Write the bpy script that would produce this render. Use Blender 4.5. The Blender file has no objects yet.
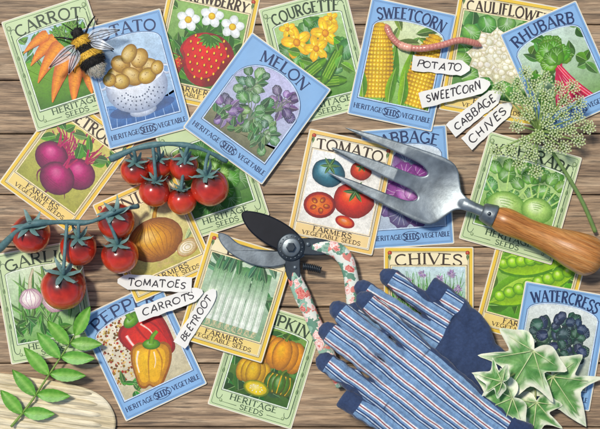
import bpy, math, random
from mathutils import Vector, Matrix, noise as mnoise
from mathutils.geometry import tessellate_polygon
random.seed(11)
S=.001
C=bpy.context.scene.collection
R=math.radians
def sn(a): return math.sin(R(a))
def cs(a): return math.cos(R(a))
def l1(v):
    v=max(0,min(255,v))/255
    return v/12.92 if v<=.04045 else ((v+.055)/1.055)**2.4
def lin(c): return (l1(c[0]),l1(c[1]),l1(c[2]),1)
def mix(a,b,t): return tuple(x+(y-x)*t for x,y in zip(a,b))
def jit(c,k=12):
    d=random.uniform(-k,k); return tuple(max(0,min(255,x+d+random.uniform(-k,k)*.5)) for x in c)
def rnd(a,b): return random.uniform(a,b)
def cr(pts,k=6):
    n=len(pts); out=[]
    for i in range(n-1):
        p0,p1,p2,p3=pts[max(0,i-1)],pts[i],pts[i+1],pts[min(n-1,i+2)]
        for j in range(k):
            t=j/k
            out.append(tuple(.5*(2*b+(c-a)*t+(2*a-5*b+4*c-d)*t*t+(3*b-a-3*c+d)*t**3) for a,b,c,d in zip(p0,p1,p2,p3)))
    out.append(tuple(pts[-1])); return out
def W(x,y,z=0): return Vector(((x-300)*S,(214.5-y)*S,z*S))

# ------------------------------------------------------------ materials
def newmat(name):
    m=bpy.data.materials.new(name); m.use_nodes=True
    nt=m.node_tree; return m,nt,nt.nodes['Principled BSDF']
def N(nt,t,**k):
    n=nt.nodes.new(t)
    for a,b in k.items(): setattr(n,a,b)
    return n
def mat(name,c=None,rough=.5,metal=0,noise=60,amt=.12,bump=0,bscale=400,coat=0,attr=False,sheen=0,sat=1,alpha=1,paint=0):
    m,nt,b=newmat(name); L=nt.links
    tc=N(nt,'ShaderNodeTexCoord'); nz=N(nt,'ShaderNodeTexNoise'); nz.inputs['Scale'].default_value=noise; nz.inputs['Detail'].default_value=5
    L.new(tc.outputs['Object'],nz.inputs['Vector'])
    mr=N(nt,'ShaderNodeMapRange'); mr.inputs[1].default_value=.3; mr.inputs[2].default_value=.7; mr.inputs[3].default_value=1-amt; mr.inputs[4].default_value=1+amt*.5
    L.new(nz.outputs[0],mr.inputs[0])
    mx=N(nt,'ShaderNodeMix',data_type='RGBA',blend_type='MULTIPLY'); mx.inputs[0].default_value=1
    if attr:
        at=N(nt,'ShaderNodeAttribute',attribute_name='Col'); src=at.outputs['Color']
        if sat!=1:
            hs=N(nt,'ShaderNodeHueSaturation'); hs.inputs['Saturation'].default_value=sat; hs.inputs['Value'].default_value=.97; L.new(src,hs.inputs['Color']); src=hs.outputs[0]
        L.new(src,mx.inputs[6])
    else: mx.inputs[6].default_value=lin(c)
    L.new(mr.outputs[0],mx.inputs[7]); res=mx.outputs[2]
    if paint:   # brushy tone variation of a printed watercolour
        n3=N(nt,'ShaderNodeTexNoise'); n3.inputs['Scale'].default_value=360; n3.inputs['Detail'].default_value=6; n3.inputs['Distortion'].default_value=1.2; L.new(tc.outputs['Object'],n3.inputs['Vector'])
        m3=N(nt,'ShaderNodeMapRange'); m3.inputs[1].default_value=.35; m3.inputs[2].default_value=.65; m3.inputs[3].default_value=1-paint; m3.inputs[4].default_value=1+paint; L.new(n3.outputs[0],m3.inputs[0])
        x3=N(nt,'ShaderNodeMix',data_type='RGBA',blend_type='MULTIPLY'); x3.inputs[0].default_value=1; L.new(res,x3.inputs[6]); L.new(m3.outputs[0],x3.inputs[7]); res=x3.outputs[2]
    L.new(res,b.inputs['Base Color'])
    b.inputs['Roughness'].default_value=rough; b.inputs['Metallic'].default_value=metal
    b.inputs['Coat Weight'].default_value=coat; b.inputs['Coat Roughness'].default_value=.14
    b.inputs['Sheen Weight'].default_value=sheen; b.inputs['Alpha'].default_value=alpha
    if bump:
        n2=N(nt,'ShaderNodeTexNoise'); n2.inputs['Scale'].default_value=bscale; n2.inputs['Detail'].default_value=6
        L.new(tc.outputs['Object'],n2.inputs['Vector'])
        bp=N(nt,'ShaderNodeBump'); bp.inputs['Strength'].default_value=bump; bp.inputs['Distance'].default_value=.001
        L.new(n2.outputs[0],bp.inputs['Height']); L.new(bp.outputs[0],b.inputs['Normal'])
    return m
M_print=mat('printed_paper',attr=True,rough=.5,noise=45,amt=.08,bump=.35,bscale=40,sat=1.16)
M_pict=mat('printed_picture',attr=True,rough=.5,noise=110,amt=.16,bump=.35,bscale=40,sat=1.32,paint=.13)
M_paper=mat('packet_paper',(236,226,200),rough=.6,bump=.2,bscale=60)
M_white=mat('label_paper',(242,238,226),rough=.7,amt=.08,bump=.2,bscale=90)
M_ink=mat('dark_ink',(38,34,40),rough=.6)
M_tom=mat('tomato_skin',attr=True,rough=.22,noise=130,amt=.22,coat=.6)
M_stem=mat('vine_stem',(88,124,124),rough=.55,noise=200,amt=.3,bump=.3,bscale=500)
M_sepal=mat('sepal',attr=True,rough=.55,noise=200,amt=.25)
M_leaf=mat('leaf_surface',attr=True,rough=.45,noise=150,amt=.18,bump=.35,bscale=350,sat=1.06)
M_steel=mat('forged_steel',(134,143,146),rough=.4,metal=.65,noise=70,amt=.45,bump=.18,bscale=160)
M_dsteel=mat('dark_steel',(66,74,80),rough=.38,metal=.7,noise=90,amt=.35)
M_black=mat('black_blade',(26,26,30),rough=.35,metal=.3,noise=90,amt=.3)
M_navy=mat('navy_knit',(36,56,94),rough=.9,noise=300,amt=.3,bump=.6,bscale=900,sheen=.3)
M_fur=mat('bee_fur',attr=True,rough=.8)
M_wing=mat('wing_membrane',(224,230,234),rough=.25,alpha=.55,noise=300,amt=.3)
M_worm=mat('worm_skin',attr=True,rough=.3,noise=300,amt=.15,coat=.3)
M_floret=mat('floret',attr=True,rough=.7)

def m_wood(name,scale,c1,c2,c3,rough=.6,bump=.4,table=False):
    m,nt,b=newmat(name); L=nt.links
    tc=N(nt,'ShaderNodeTexCoord'); at=N(nt,'ShaderNodeAttribute',attribute_name='Col')
    ad=N(nt,'ShaderNodeVectorMath',operation='MULTIPLY_ADD'); ad.inputs[1].default_value=(7,3,5)
    L.new(at.outputs['Color'],ad.inputs[0]); L.new(tc.outputs['Object'],ad.inputs[2])
    def nz(v,det,dist,ro=.5):
        mp=N(nt,'ShaderNodeMapping'); mp.inputs['Scale'].default_value=v; L.new(ad.outputs[0],mp.inputs[0])
        n=N(nt,'ShaderNodeTexNoise'); n.inputs['Scale'].default_value=scale; n.inputs['Detail'].default_value=det; n.inputs['Distortion'].default_value=dist; n.inputs['Roughness'].default_value=ro
        L.new(mp.outputs[0],n.inputs['Vector']); return n
    big=nz((7,80,5),9,.8,.66); fine=nz((44,620,14),7,.2,.62); pat=nz((5,9,5),2,0); crk=nz((16,330,9),5,.3,.6)
    rp=N(nt,'ShaderNodeValToRGB'); e=rp.color_ramp.elements
    e[0].position=.34; e[0].color=lin(c1); e[1].position=.66; e[1].color=lin(c3); q=e.new(.5); q.color=lin(c2)
    L.new(big.outputs[0],rp.inputs[0])
    def mul(prev,src,a,bb,lo,hi):
        mr=N(nt,'ShaderNodeMapRange'); mr.inputs[1].default_value=a; mr.inputs[2].default_value=bb; mr.inputs[3].default_value=lo; mr.inputs[4].default_value=hi
        L.new(src,mr.inputs[0]); mx=N(nt,'ShaderNodeMix',data_type='RGBA',blend_type='MULTIPLY'); mx.inputs[0].default_value=1
        L.new(prev,mx.inputs[6]); L.new(mr.outputs[0],mx.inputs[7]); return mx.outputs[2]
    c=mul(rp.outputs[0],fine.outputs[0],.4,.58,.66,1.1)
    c=mul(c,pat.outputs[0],.3,.7,.84,1.12)
    if table:
        c=mul(c,crk.outputs[0],.38,.42,.5,1.0)
        mp=N(nt,'ShaderNodeMapping'); mp.inputs['Scale'].default_value=(2.2,26,1); L.new(ad.outputs[0],mp.inputs[0])
        wv=N(nt,'ShaderNodeTexWave',bands_direction='Y',wave_profile='SAW'); wv.inputs['Scale'].default_value=1.3; wv.inputs['Distortion'].default_value=5; wv.inputs['Detail'].default_value=3; wv.inputs['Detail Scale'].default_value=.8
        L.new(mp.outputs[0],wv.inputs['Vector']); c=mul(c,wv.outputs['Fac'],0,1,.76,1.08)
        mp=N(nt,'ShaderNodeMapping'); mp.inputs['Scale'].default_value=(4,11,0); L.new(ad.outputs[0],mp.inputs[0])
        vo=N(nt,'ShaderNodeTexVoronoi'); vo.inputs['Scale'].default_value=1; L.new(mp.outputs[0],vo.inputs['Vector'])
        c=mul(c,vo.outputs['Distance'],.03,.1,.45,1.0)
    L.new(c,b.inputs['Base Color'])
    b.inputs['Roughness'].default_value=rough
    bp=N(nt,'ShaderNodeBump'); bp.inputs['Strength'].default_value=bump; bp.inputs['Distance'].default_value=.001
    L.new(fine.outputs[0],bp.inputs['Height']); L.new(bp.outputs[0],b.inputs['Normal'])
    return m
M_table=m_wood('weathered_wood',1,(124,100,76),(172,142,108),(206,178,142),table=True,bump=.5)
M_handle=m_wood('varnished_wood',1.6,(160,96,40),(200,130,62),(218,158,92),rough=.3,bump=.15)
M_pale=m_wood('pale_wood',.8,(214,194,150),(232,216,178),(242,230,198),bump=.2)

def m_glove():
    m,nt,b=newmat('striped_cotton'); L=nt.links
    tc=N(nt,'ShaderNodeTexCoord'); sp=N(nt,'ShaderNodeSeparateXYZ'); L.new(tc.outputs['Object'],sp.inputs[0])
    nz=N(nt,'ShaderNodeTexNoise'); nz.inputs['Scale'].default_value=22; L.new(tc.outputs['Object'],nz.inputs[0])
    ma=N(nt,'ShaderNodeMath',operation='MULTIPLY_ADD'); ma.inputs[1].default_value=.005; L.new(nz.outputs[0],ma.inputs[0]); L.new(sp.outputs[1],ma.inputs[2])
    mu=N(nt,'ShaderNodeMath',operation='MULTIPLY'); mu.inputs[1].default_value=66; L.new(ma.outputs[0],mu.inputs[0])
    fr=N(nt,'ShaderNodeMath',operation='FRACT'); L.new(mu.outputs[0],fr.inputs[0])
    rp=N(nt,'ShaderNodeValToRGB'); cr_=rp.color_ramp; cr_.interpolation='CONSTANT'
    st=[(0,(112,146,182)),(.2,(228,230,228)),(.29,(156,64,68)),(.36,(228,230,228)),(.45,(112,146,182)),(.58,(44,68,112)),(.67,(202,214,222)),(.75,(44,68,112)),(.82,(128,162,194))]
    e=cr_.elements; e[0].position=0; e[0].color=lin(st[0][1]); e[1].position=st[1][0]; e[1].color=lin(st[1][1])
    for p,c in st[2:]:
        q=e.new(p); q.color=lin(c)
    L.new(fr.outputs[0],rp.inputs[0])
    at=N(nt,'ShaderNodeAttribute',attribute_name='Col'); s2=N(nt,'ShaderNodeSeparateColor'); L.new(at.outputs['Color'],s2.inputs[0])
    mr=N(nt,'ShaderNodeMapRange'); mr.inputs[1].default_value=.42; mr.inputs[2].default_value=.58; L.new(s2.outputs[0],mr.inputs[0])
    mx=N(nt,'ShaderNodeMix',data_type='RGBA'); mx.inputs[7].default_value=lin((48,66,100)); L.new(mr.outputs[0],mx.inputs[0]); L.new(rp.outputs[0],mx.inputs[6])
    n4=N(nt,'ShaderNodeTexNoise'); n4.inputs['Scale'].default_value=420; n4.inputs['Detail'].default_value=4; L.new(tc.outputs['Object'],n4.inputs[0])
    m4=N(nt,'ShaderNodeMapRange'); m4.inputs[1].default_value=.3; m4.inputs[2].default_value=.7; m4.inputs[3].default_value=.78; m4.inputs[4].default_value=1.12; L.new(n4.outputs[0],m4.inputs[0])
    x4=N(nt,'ShaderNodeMix',data_type='RGBA',blend_type='MULTIPLY'); x4.inputs[0].default_value=1; L.new(mx.outputs[2],x4.inputs[6]); L.new(m4.outputs[0],x4.inputs[7])
    L.new(x4.outputs[2],b.inputs['Base Color']); b.inputs['Roughness'].default_value=.9; b.inputs['Sheen Weight'].default_value=.2
    n2=N(nt,'ShaderNodeTexNoise'); n2.inputs['Scale'].default_value=900; L.new(tc.outputs['Object'],n2.inputs[0])
    n3=N(nt,'ShaderNodeTexNoise'); n3.inputs['Scale'].default_value=55; n3.inputs['Detail'].default_value=3; L.new(tc.outputs['Object'],n3.inputs[0])
    b1=N(nt,'ShaderNodeBump'); b1.inputs['Strength'].default_value=.5; b1.inputs['Distance'].default_value=.0005; L.new(n2.outputs[0],b1.inputs['Height'])
    b2=N(nt,'ShaderNodeBump'); b2.inputs['Strength'].default_value=.8; b2.inputs['Distance'].default_value=.005; L.new(n3.outputs[0],b2.inputs['Height']); L.new(b1.outputs[0],b2.inputs['Normal'])
    L.new(b2.outputs[0],b.inputs['Normal']); return m
M_glove=m_glove()
def m_floral():
    m,nt,b=newmat('floral_print'); L=nt.links
    tc=N(nt,'ShaderNodeTexCoord'); nz=N(nt,'ShaderNodeTexNoise'); nz.inputs['Scale'].default_value=220; L.new(tc.outputs['Object'],nz.inputs[0])
    ad=N(nt,'ShaderNodeVectorMath',operation='MULTIPLY_ADD'); ad.inputs[1].default_value=(.009,.009,.009); L.new(nz.outputs['Color'],ad.inputs[0]); L.new(tc.outputs['Object'],ad.inputs[2])
    def ramp(src,st):
        rp=N(nt,'ShaderNodeValToRGB'); rp.color_ramp.interpolation='CONSTANT'; e=rp.color_ramp.elements
        e[0].position=0; e[0].color=lin(st[0][1]); e[1].position=st[1][0]; e[1].color=lin(st[1][1])
        for p,c in st[2:]:
            q=e.new(p); q.color=lin(c)
        L.new(src,rp.inputs[0]); return rp
    def mixn(f,a,c):
        mx=N(nt,'ShaderNodeMix',data_type='RGBA'); L.new(f,mx.inputs[0]); L.new(a,mx.inputs[6]); L.new(c,mx.inputs[7]); return mx.outputs[2]
    def lt(src,v):
        t=N(nt,'ShaderNodeMath',operation='LESS_THAN'); t.inputs[1].default_value=v; L.new(src,t.inputs[0]); return t.outputs[0]
    v1=N(nt,'ShaderNodeTexVoronoi'); v1.inputs['Scale'].default_value=84; L.new(ad.outputs[0],v1.inputs['Vector'])
    v2=N(nt,'ShaderNodeTexVoronoi'); v2.inputs['Scale'].default_value=190; L.new(ad.outputs[0],v2.inputs['Vector'])
    s1=N(nt,'ShaderNodeSeparateColor'); L.new(v1.outputs['Color'],s1.inputs[0]); s2=N(nt,'ShaderNodeSeparateColor'); L.new(v2.outputs['Color'],s2.inputs[0])
    red=ramp(v1.outputs['Distance'],[(0,(180,60,58)),(.1,(222,112,98)),(.2,(236,150,132)),(.28,(208,88,78)),(.35,(242,180,164))])
    pink=ramp(v1.outputs['Distance'],[(0,(222,120,110)),(.1,(248,206,192)),(.2,(252,230,220)),(.28,(238,172,158)),(.35,(250,226,214))])
    fl=mixn(lt(s1.outputs[0],.35),pink.outputs[0],red.outputs[0])
    bgc=ramp(s2.outputs[1],[(0,(104,148,122)),(.3,(232,236,220)),(.5,(150,188,162)),(.72,(240,232,216)),(.88,(224,134,118))])
    # swap so the flowers sit on the pale ground
    L.new(mixn(lt(v1.outputs['Distance'],.42),bgc.outputs[0],fl),b.inputs['Base Color']); b.inputs['Roughness'].default_value=.4; return m
M_floral=m_floral()

# ------------------------------------------------------------ geometry helper
class G:
    def __init__(s,z=0,dz=.001,clip=None): s.v,s.f,s.c=[],[],[]; s.z=z; s.dz=dz; s.clip=clip
    def put(s,pts,cols):
        b=len(s.v)
        for p,c in zip(pts,cols):
            x,y=p[0],p[1]
            if s.clip: x,y=s.clip(x,y)
            s.v.append((x,y,s.z)); s.c.append(c)
        s.z+=s.dz; return b
    def fan(s,pts,cc,ce=None,ctr=None):
        n=len(pts); ce=ce or cc
        if not isinstance(ce,list): ce=[ce]*n
        if ctr is None: ctr=(sum(p[0] for p in pts)/n,sum(p[1] for p in pts)/n)
        b=s.put([ctr]+list(pts),[cc]+ce)
        s.f+=[(b,b+1+i,b+1+(i+1)%n) for i in range(n)]
    def blob(s,x,y,rx,ry,a=0,c=(200,50,40),ce=None,ch=None,n=22,lob=0,la=0,hx=-.3,hy=.35,ph=0):
        ce=ce or mix(c,(20,10,10),.45); ch=ch or mix(c,(255,255,255),.45)
        rings=[(.25,mix(ch,c,.3)),(.55,c),(.82,mix(c,ce,.5)),(1,ce)]
        pts=[(hx,hy)]; cols=[ch]
        for r,cc in rings:
            for i in range(n):
                t=2*math.pi*i/n; k=1-(la*abs(math.sin(lob*t/2+ph)) if lob else 0)
                pts.append((hx*(1-r)+r*k*math.cos(t),hy*(1-r)+r*k*math.sin(t))); cols.append(cc)
        ca,sa=cs(a),sn(a)
        pts=[(x+p*rx*ca-q*ry*sa,y+p*rx*sa+q*ry*ca) for p,q in pts]
        b=s.put(pts,cols)
        s.f+=[(b,b+1+i,b+1+(i+1)%n) for i in range(n)]
        for k in range(3):
            o=b+1+k*n
            s.f+=[(o+i,o+n+i,o+n+(i+1)%n,o+(i+1)%n) for i in range(n)]
    def rib(s,pts,w0,w1=None,c=(0,0,0),ce=None,ws=None):
        n=len(pts); w1=w0 if w1 is None else w1; ce=ce or c
        P=[];K=[]
        for i,p in enumerate(pts):
            a=pts[max(0,i-1)]; d=pts[min(n-1,i+1)]
            dx,dy=d[0]-a[0],d[1]-a[1]; l=math.hypot(dx,dy) or 1; nx,ny=-dy/l,dx/l
            w=(ws[i] if ws else w0+(w1-w0)*i/(n-1))/2
            P+=[(p[0]+nx*w,p[1]+ny*w),(p[0],p[1]),(p[0]-nx*w,p[1]-ny*w)]; K+=[ce,c,ce]
        b=s.put(P,K)
        for i in range(n-1):
            o=b+3*i; s.f+=[(o+1,o,o+3,o+4),(o+2,o+1,o+4,o+5)]
    def leaf(s,x,y,a,L,Wd,c1,c2=None,vc=None,bend=0,ser=0,n=9):
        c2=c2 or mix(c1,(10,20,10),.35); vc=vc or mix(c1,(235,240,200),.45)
        mid=[];lf=[];rt=[]
        for i in range(n+1):
            t=i/n; aa=a+bend*t; px=x+L*t*cs(aa); py=y+L*t*sn(aa)
            w=Wd/2*math.sin(math.pi*t**.8)*(1+(ser if i%2 else -ser))
            nx,ny=-sn(aa),cs(aa); mid.append((px,py)); lf.append((px+nx*w,py+ny*w)); rt.append((px-nx*w,py-ny*w))
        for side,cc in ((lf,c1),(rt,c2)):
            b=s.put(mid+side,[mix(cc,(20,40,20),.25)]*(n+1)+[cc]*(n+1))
            for i in range(n): s.f.append((b+i,b+i+1,b+n+2+i,b+n+1+i))
        s.rib(mid,max(.5,Wd*.06),.2,vc)
    def ruff(s,x,y,r,a,c,vk=.6,lob=11,dark=(50,20,60)):
        s.blob(x,y,r,r*.9,a,c,mix(c,dark,.45),mix(c,(244,236,244),.35),n=30,lob=lob,la=.09)
        for k in (-50,-25,0,25,50): s.rib(cr([(x-r*.8*cs(a),y-r*.75*sn(a)),(x+r*.2*cs(a+k),y+r*.2*sn(a+k)),(x+r*.85*cs(a+k),y+r*.8*sn(a+k))],4),1.1 if k==0 else .6,.35,mix(c,(240,238,236),vk))
    def dot(s,x,y,r,c,n=7,sy=1):
        s.fan([(x+r*math.cos(6.283*i/n),y+r*sy*math.sin(6.283*i/n)) for i in range(n)],c)
    # ---- 3D
    def tube(s,pts,rad,n=10,c=None,flat=1.0,up=(0,0,1)):
        m=len(pts); P=[Vector(p) for p in pts]; b=len(s.v); upv=Vector(up)
        for i in range(m):
            t=(P[min(m-1,i+1)]-P[max(0,i-1)]); t.normalize()
            sd=t.cross(upv)
            if sd.length<1e-4: sd=t.cross(Vector((0,1,0)))
            sd.normalize(); u=sd.cross(t)
            r=rad[i] if isinstance(rad,(list,tuple)) else rad
            ra,rb=r if isinstance(r,tuple) else (r,r*flat)
            for k in range(n):
                q=2*math.pi*k/n; p=P[i]+sd*ra*math.cos(q)+u*rb*math.sin(q)
                s.v.append(tuple(p)); s.c.append((c[i] if isinstance(c,list) else c) or (128,128,128))
        for i in range(m-1):
            for k in range(n):
                o=b+i*n; s.f.append((o+k,o+(k+1)%n,o+n+(k+1)%n,o+n+k))
        s.f.append(tuple(b+k for k in range(n))[::-1]); s.f.append(tuple(b+(m-1)*n+k for k in range(n)))
    def ball(s,x,y,z,rx,ry,rz,c=(128,128,128),nu=14,nv=9):
        b=len(s.v)
        for j in range(nv+1):
            ph=math.pi*j/nv
            for i in range(nu):
                th=2*math.pi*i/nu
                s.v.append((x+math.sin(ph)*math.cos(th)*rx,y+math.sin(ph)*math.sin(th)*ry,z+math.cos(ph)*rz)); s.c.append(c)
        for j in range(nv):
            for i in range(nu):
                o=b+j*nu; s.f.append((o+i,o+nu+i,o+nu+(i+1)%nu,o+(i+1)%nu))
    def plate(s,pts,z0,z1,c=(128,128,128),bev=.6):
        n=len(pts); b=len(s.v)
        ar=sum(pts[i][0]*pts[(i+1)%n][1]-pts[(i+1)%n][0]*pts[i][1] for i in range(n))
        if ar<0: pts=pts[::-1]
        ins=[]
        for i in range(n):
            a=pts[i-1]; d=pts[(i+1)%n]; dx,dy=d[0]-a[0],d[1]-a[1]; l=math.hypot(dx,dy) or 1
            ins.append((pts[i][0]-dy/l*bev,pts[i][1]+dx/l*bev))
        for ring,z in ((pts,z0),(pts,z1-bev*.6),(ins,z1)):
            for p in ring: s.v.append((p[0],p[1],z)); s.c.append(c)
        for k in range(2):
            o=b+k*n
            for i in range(n): s.f.append((o+i,o+(i+1)%n,o+n+(i+1)%n,o+n+i))
        for t in tessellate_polygon([[Vector((p[0],p[1],0)) for p in pts]]):
            i,j,k=t; A,B,D=pts[i],pts[j],pts[k]
            if (B[0]-A[0])*(D[1]-A[1])-(B[1]-A[1])*(D[0]-A[0])<0: i,k=k,i
            s.f.append((b+2*n+i,b+2*n+j,b+2*n+k)); s.f.append((b+k,b+j,b+i))
    def mesh(s,name):
        me=bpy.data.meshes.new(name); me.from_pydata([(x*S,y*S,z*S) for x,y,z in s.v],[],s.f)
        a=me.color_attributes.new('Col','FLOAT_COLOR','POINT'); fl=[]
        cache={}
        for c in s.c:
            if c not in cache: cache[c]=lin(c)
            fl+=cache[c]
        a.data.foreach_set('color',fl); return me
    def build(s,name,m,parent=None,smooth=False,fuse=0,it=5,loc=None,rot=None):
        me=s.mesh(name)
        if fuse:
            o=bpy.data.objects.new('tmp',me); C.objects.link(o)
            r=o.modifiers.new('r','REMESH'); r.mode='VOXEL'; r.voxel_size=fuse*S
            q=o.modifiers.new('s','SMOOTH'); q.iterations=it; q.factor=.5
            dg=bpy.context.evaluated_depsgraph_get(); m2=bpy.data.meshes.new_from_object(o.evaluated_get(dg))
            bpy.data.objects.remove(o); me=m2; me.name=name; smooth=True
        return link(name,me,m,parent,smooth,loc,rot)
def link(name,me,m,parent=None,smooth=False,loc=None,rot=None):
    me.materials.clear(); me.materials.append(m)
    me.polygons.foreach_set('use_smooth',[bool(smooth)]*len(me.polygons)); me.update()
    o=bpy.data.objects.new(name,me); C.objects.link(o); o.parent=parent
    if loc is not None: o.location=loc
    if rot is not None: o.rotation_euler=rot
    return o
def thing(name,label,cat,loc,rz=0,group=None):
    o=bpy.data.objects.new(name,None); C.objects.link(o); o.location=loc; o.rotation_euler=(0,0,R(rz)); o.empty_display_size=.01
    o['label']=label; o['category']=cat
    if group: o['group']=group
    return o
def cols_set(me,cols):
    a=me.color_attributes.get('Col')
    if a: me.color_attributes.remove(a)
    a=me.color_attributes.new('Col','FLOAT_COLOR','POINT'); a.data.foreach_set('color',[x for c in cols for x in c])
def cos_get(me):
    n=len(me.vertices); f=[0.0]*(3*n); me.vertices.foreach_get('co',f); return [Vector(f[3*i:3*i+3])/S for i in range(n)]
def cos_set(me,vs): me.vertices.foreach_set('co',[x*S for v in vs for x in v]); me.update()

# ------------------------------------------------------------ stroke lettering
def arc(cx,cy,rx,ry,a0,a1,n=12): return [(cx+rx*cs(a0+(a1-a0)*i/n),cy+ry*sn(a0+(a1-a0)*i/n)) for i in range(n+1)]
K,T,Md=.17,.085,.13
Sp=cr([(.60,.80),(.5,.95),(.3,.98),(.1,.85),(.12,.64),(.34,.52),(.56,.4),(.63,.2),(.46,.03),(.24,.01),(.06,.2)],4)
F={ # width, strokes (points, weight), serif points
'A':(.9,[([(.05,0),(.45,1)],T),([(.43,1),(.84,0)],K),([(.2,.34),(.7,.34)],T)],[(.05,0),(.84,0)]),
'B':(.78,[([(.14,0),(.14,1)],K),([(.14,.97)]+arc(.4,.755,.24,.215,90,-90)+[(.14,.54)],Md),([(.14,.54)]+arc(.42,.285,.28,.255,90,-90)+[(.14,.03)],Md)],[(.06,0),(.06,1)]),
'C':(.86,[(arc(.48,.5,.42,.47,48,312,18),Md)],[]),
'D':(.88,[([(.14,0),(.14,1)],K),([(.14,.97)]+arc(.36,.5,.44,.47,90,-90,14)+[(.14,.03)],Md)],[(.06,0),(.06,1)]),
'E':(.7,[([(.14,0),(.14,1)],K),([(.14,.96),(.62,.96)],T),([(.14,.54),(.5,.54)],T),([(.14,.04),(.65,.04)],T)],[(.08,0),(.08,1)]),
'F':(.66,[([(.14,0),(.14,1)],K),([(.14,.96),(.62,.96)],T),([(.14,.54),(.5,.54)],T)],[(.14,0),(.08,1)]),
'G':(.92,[(arc(.48,.5,.42,.47,48,330,18),Md),([(.84,.06),(.84,.42),(.56,.42)],Md)],[]),
'H':(.9,[([(.14,0),(.14,1)],K),([(.76,0),(.76,1)],K),([(.14,.52),(.76,.52)],T)],[(.14,0),(.14,1),(.76,0),(.76,1)]),
'I':(.34,[([(.17,0),(.17,1)],K)],[(.17,0),(.17,1)]),
'K':(.86,[([(.14,0),(.14,1)],K),([(.16,.42),(.7,1)],T),([(.3,.55),(.76,0)],K)],[(.14,0),(.14,1),(.76,0),(.7,1)]),
'L':(.68,[([(.14,0),(.14,1)],K),([(.14,.04),(.64,.04),(.64,.18)],T)],[(.14,1),(.08,0)]),
'M':(1.08,[([(.12,0),(.16,1)],T),([(.16,1),(.54,.08)],K),([(.54,.08),(.9,1)],T),([(.9,1),(.95,0)],K)],[(.12,0),(.95,0)]),
'N':(.94,[([(.13,0),(.13,1)],T),([(.13,1),(.8,0)],K),([(.8,0),(.8,1)],T)],[(.13,0),(.1,1),(.8,1)]),
'O':(.98,[(arc(.49,.5,.42,.47,0,360,24),Md)],[]),
'P':(.74,[([(.14,0),(.14,1)],K),([(.14,.97)]+arc(.4,.71,.26,.26,90,-90)+[(.14,.45)],Md)],[(.14,0),(.06,1)]),
'R':(.84,[([(.14,0),(.14,1)],K),([(.14,.97)]+arc(.4,.73,.25,.24,90,-90)+[(.14,.49)],Md),([(.36,.49),(.74,0)],K)],[(.14,0),(.06,1),(.76,0)]),
'S':(.7,[(Sp,Md)],[]),
'T':(.8,[([(.4,0),(.4,1)],K),([(.04,.8),(.06,.96),(.74,.96),(.76,.8)],T)],[(.4,0)]),
'U':(.88,[([(.14,1),(.14,.35)]+arc(.44,.34,.3,.31,180,360)+[(.74,1)],Md)],[(.14,1),(.74,1)]),
'V':(.88,[([(.06,1),(.45,0)],K),([(.43,0),(.82,1)],T)],[(.06,1),(.82,1)]),
'W':(1.24,[([(.06,1),(.36,0)],K),([(.36,0),(.62,.9)],T),([(.62,.9),(.9,0)],K),([(.9,0),(1.18,1)],T)],[(.06,1),(1.18,1)]),
'Y':(.86,[([(.06,1),(.43,.48)],K),([(.8,1),(.43,.48)],T),([(.43,.5),(.43,0)],K)],[(.06,1),(.8,1),(.43,0)]),
' ':(.4,[],[])}
def text(g,s,cx,cy,h,c,width=None,Rr=None,serif=True,wt=1,slant=0,gap=.06):
    tot=sum(F[ch][0]+gap for ch in s)-gap; sx=h
    if width: sx=min(width/tot,h*1.25)
    x=-tot*sx/2
    def tr(px,py):
        px+=slant*py
        if Rr: a=px/Rr; return (cx+(Rr+py)*math.sin(a),cy+(Rr+py)*math.cos(a)-Rr)
        return (cx+px,cy+py)
    for ch in s:
        w,st,sf=F[ch]; hand=not serif
        jy=rnd(-.1,.1)*h if hand else 0; jh=rnd(.85,1.15) if hand else 1; js=rnd(-.14,.16) if hand else 0
        for pts,k in st:
            q=[]
            for a,b in zip(pts,pts[1:]):
                for j in range(3): q.append((a[0]+(b[0]-a[0])*j/3,a[1]+(b[1]-a[1])*j/3))
            q.append(pts[-1])
            if hand:
                bw,bh,n=rnd(-.06,.06),rnd(-.05,.05),len(q); ex=rnd(-.05,.1)
                q=[(a+bw*math.sin(3.14*i/(n-1))+js*b+ex*(b-.5)*.3,(b+bh*math.sin(3.14*i/(n-1)))*jh) for i,(a,b) in enumerate(q)]
            P=[tr(x+a*sx,b*h+jy) for a,b in q]
            if serif: g.rib(P,k*h*wt,None,c)
            else: g.rib(P,0,0,c,None,[.12*h*wt*(.75+.5*math.sin(3.14*(i+.5)/len(P))) for i in range(len(P))])
        if serif:
            for a,b in sf: g.rib([tr(x+(a-.13)*sx,(b*.95+.025)*h),tr(x+(a+.13)*sx,(b*.95+.025)*h)],.06*h*wt,None,c)
        x+=(w+gap)*sx

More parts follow.
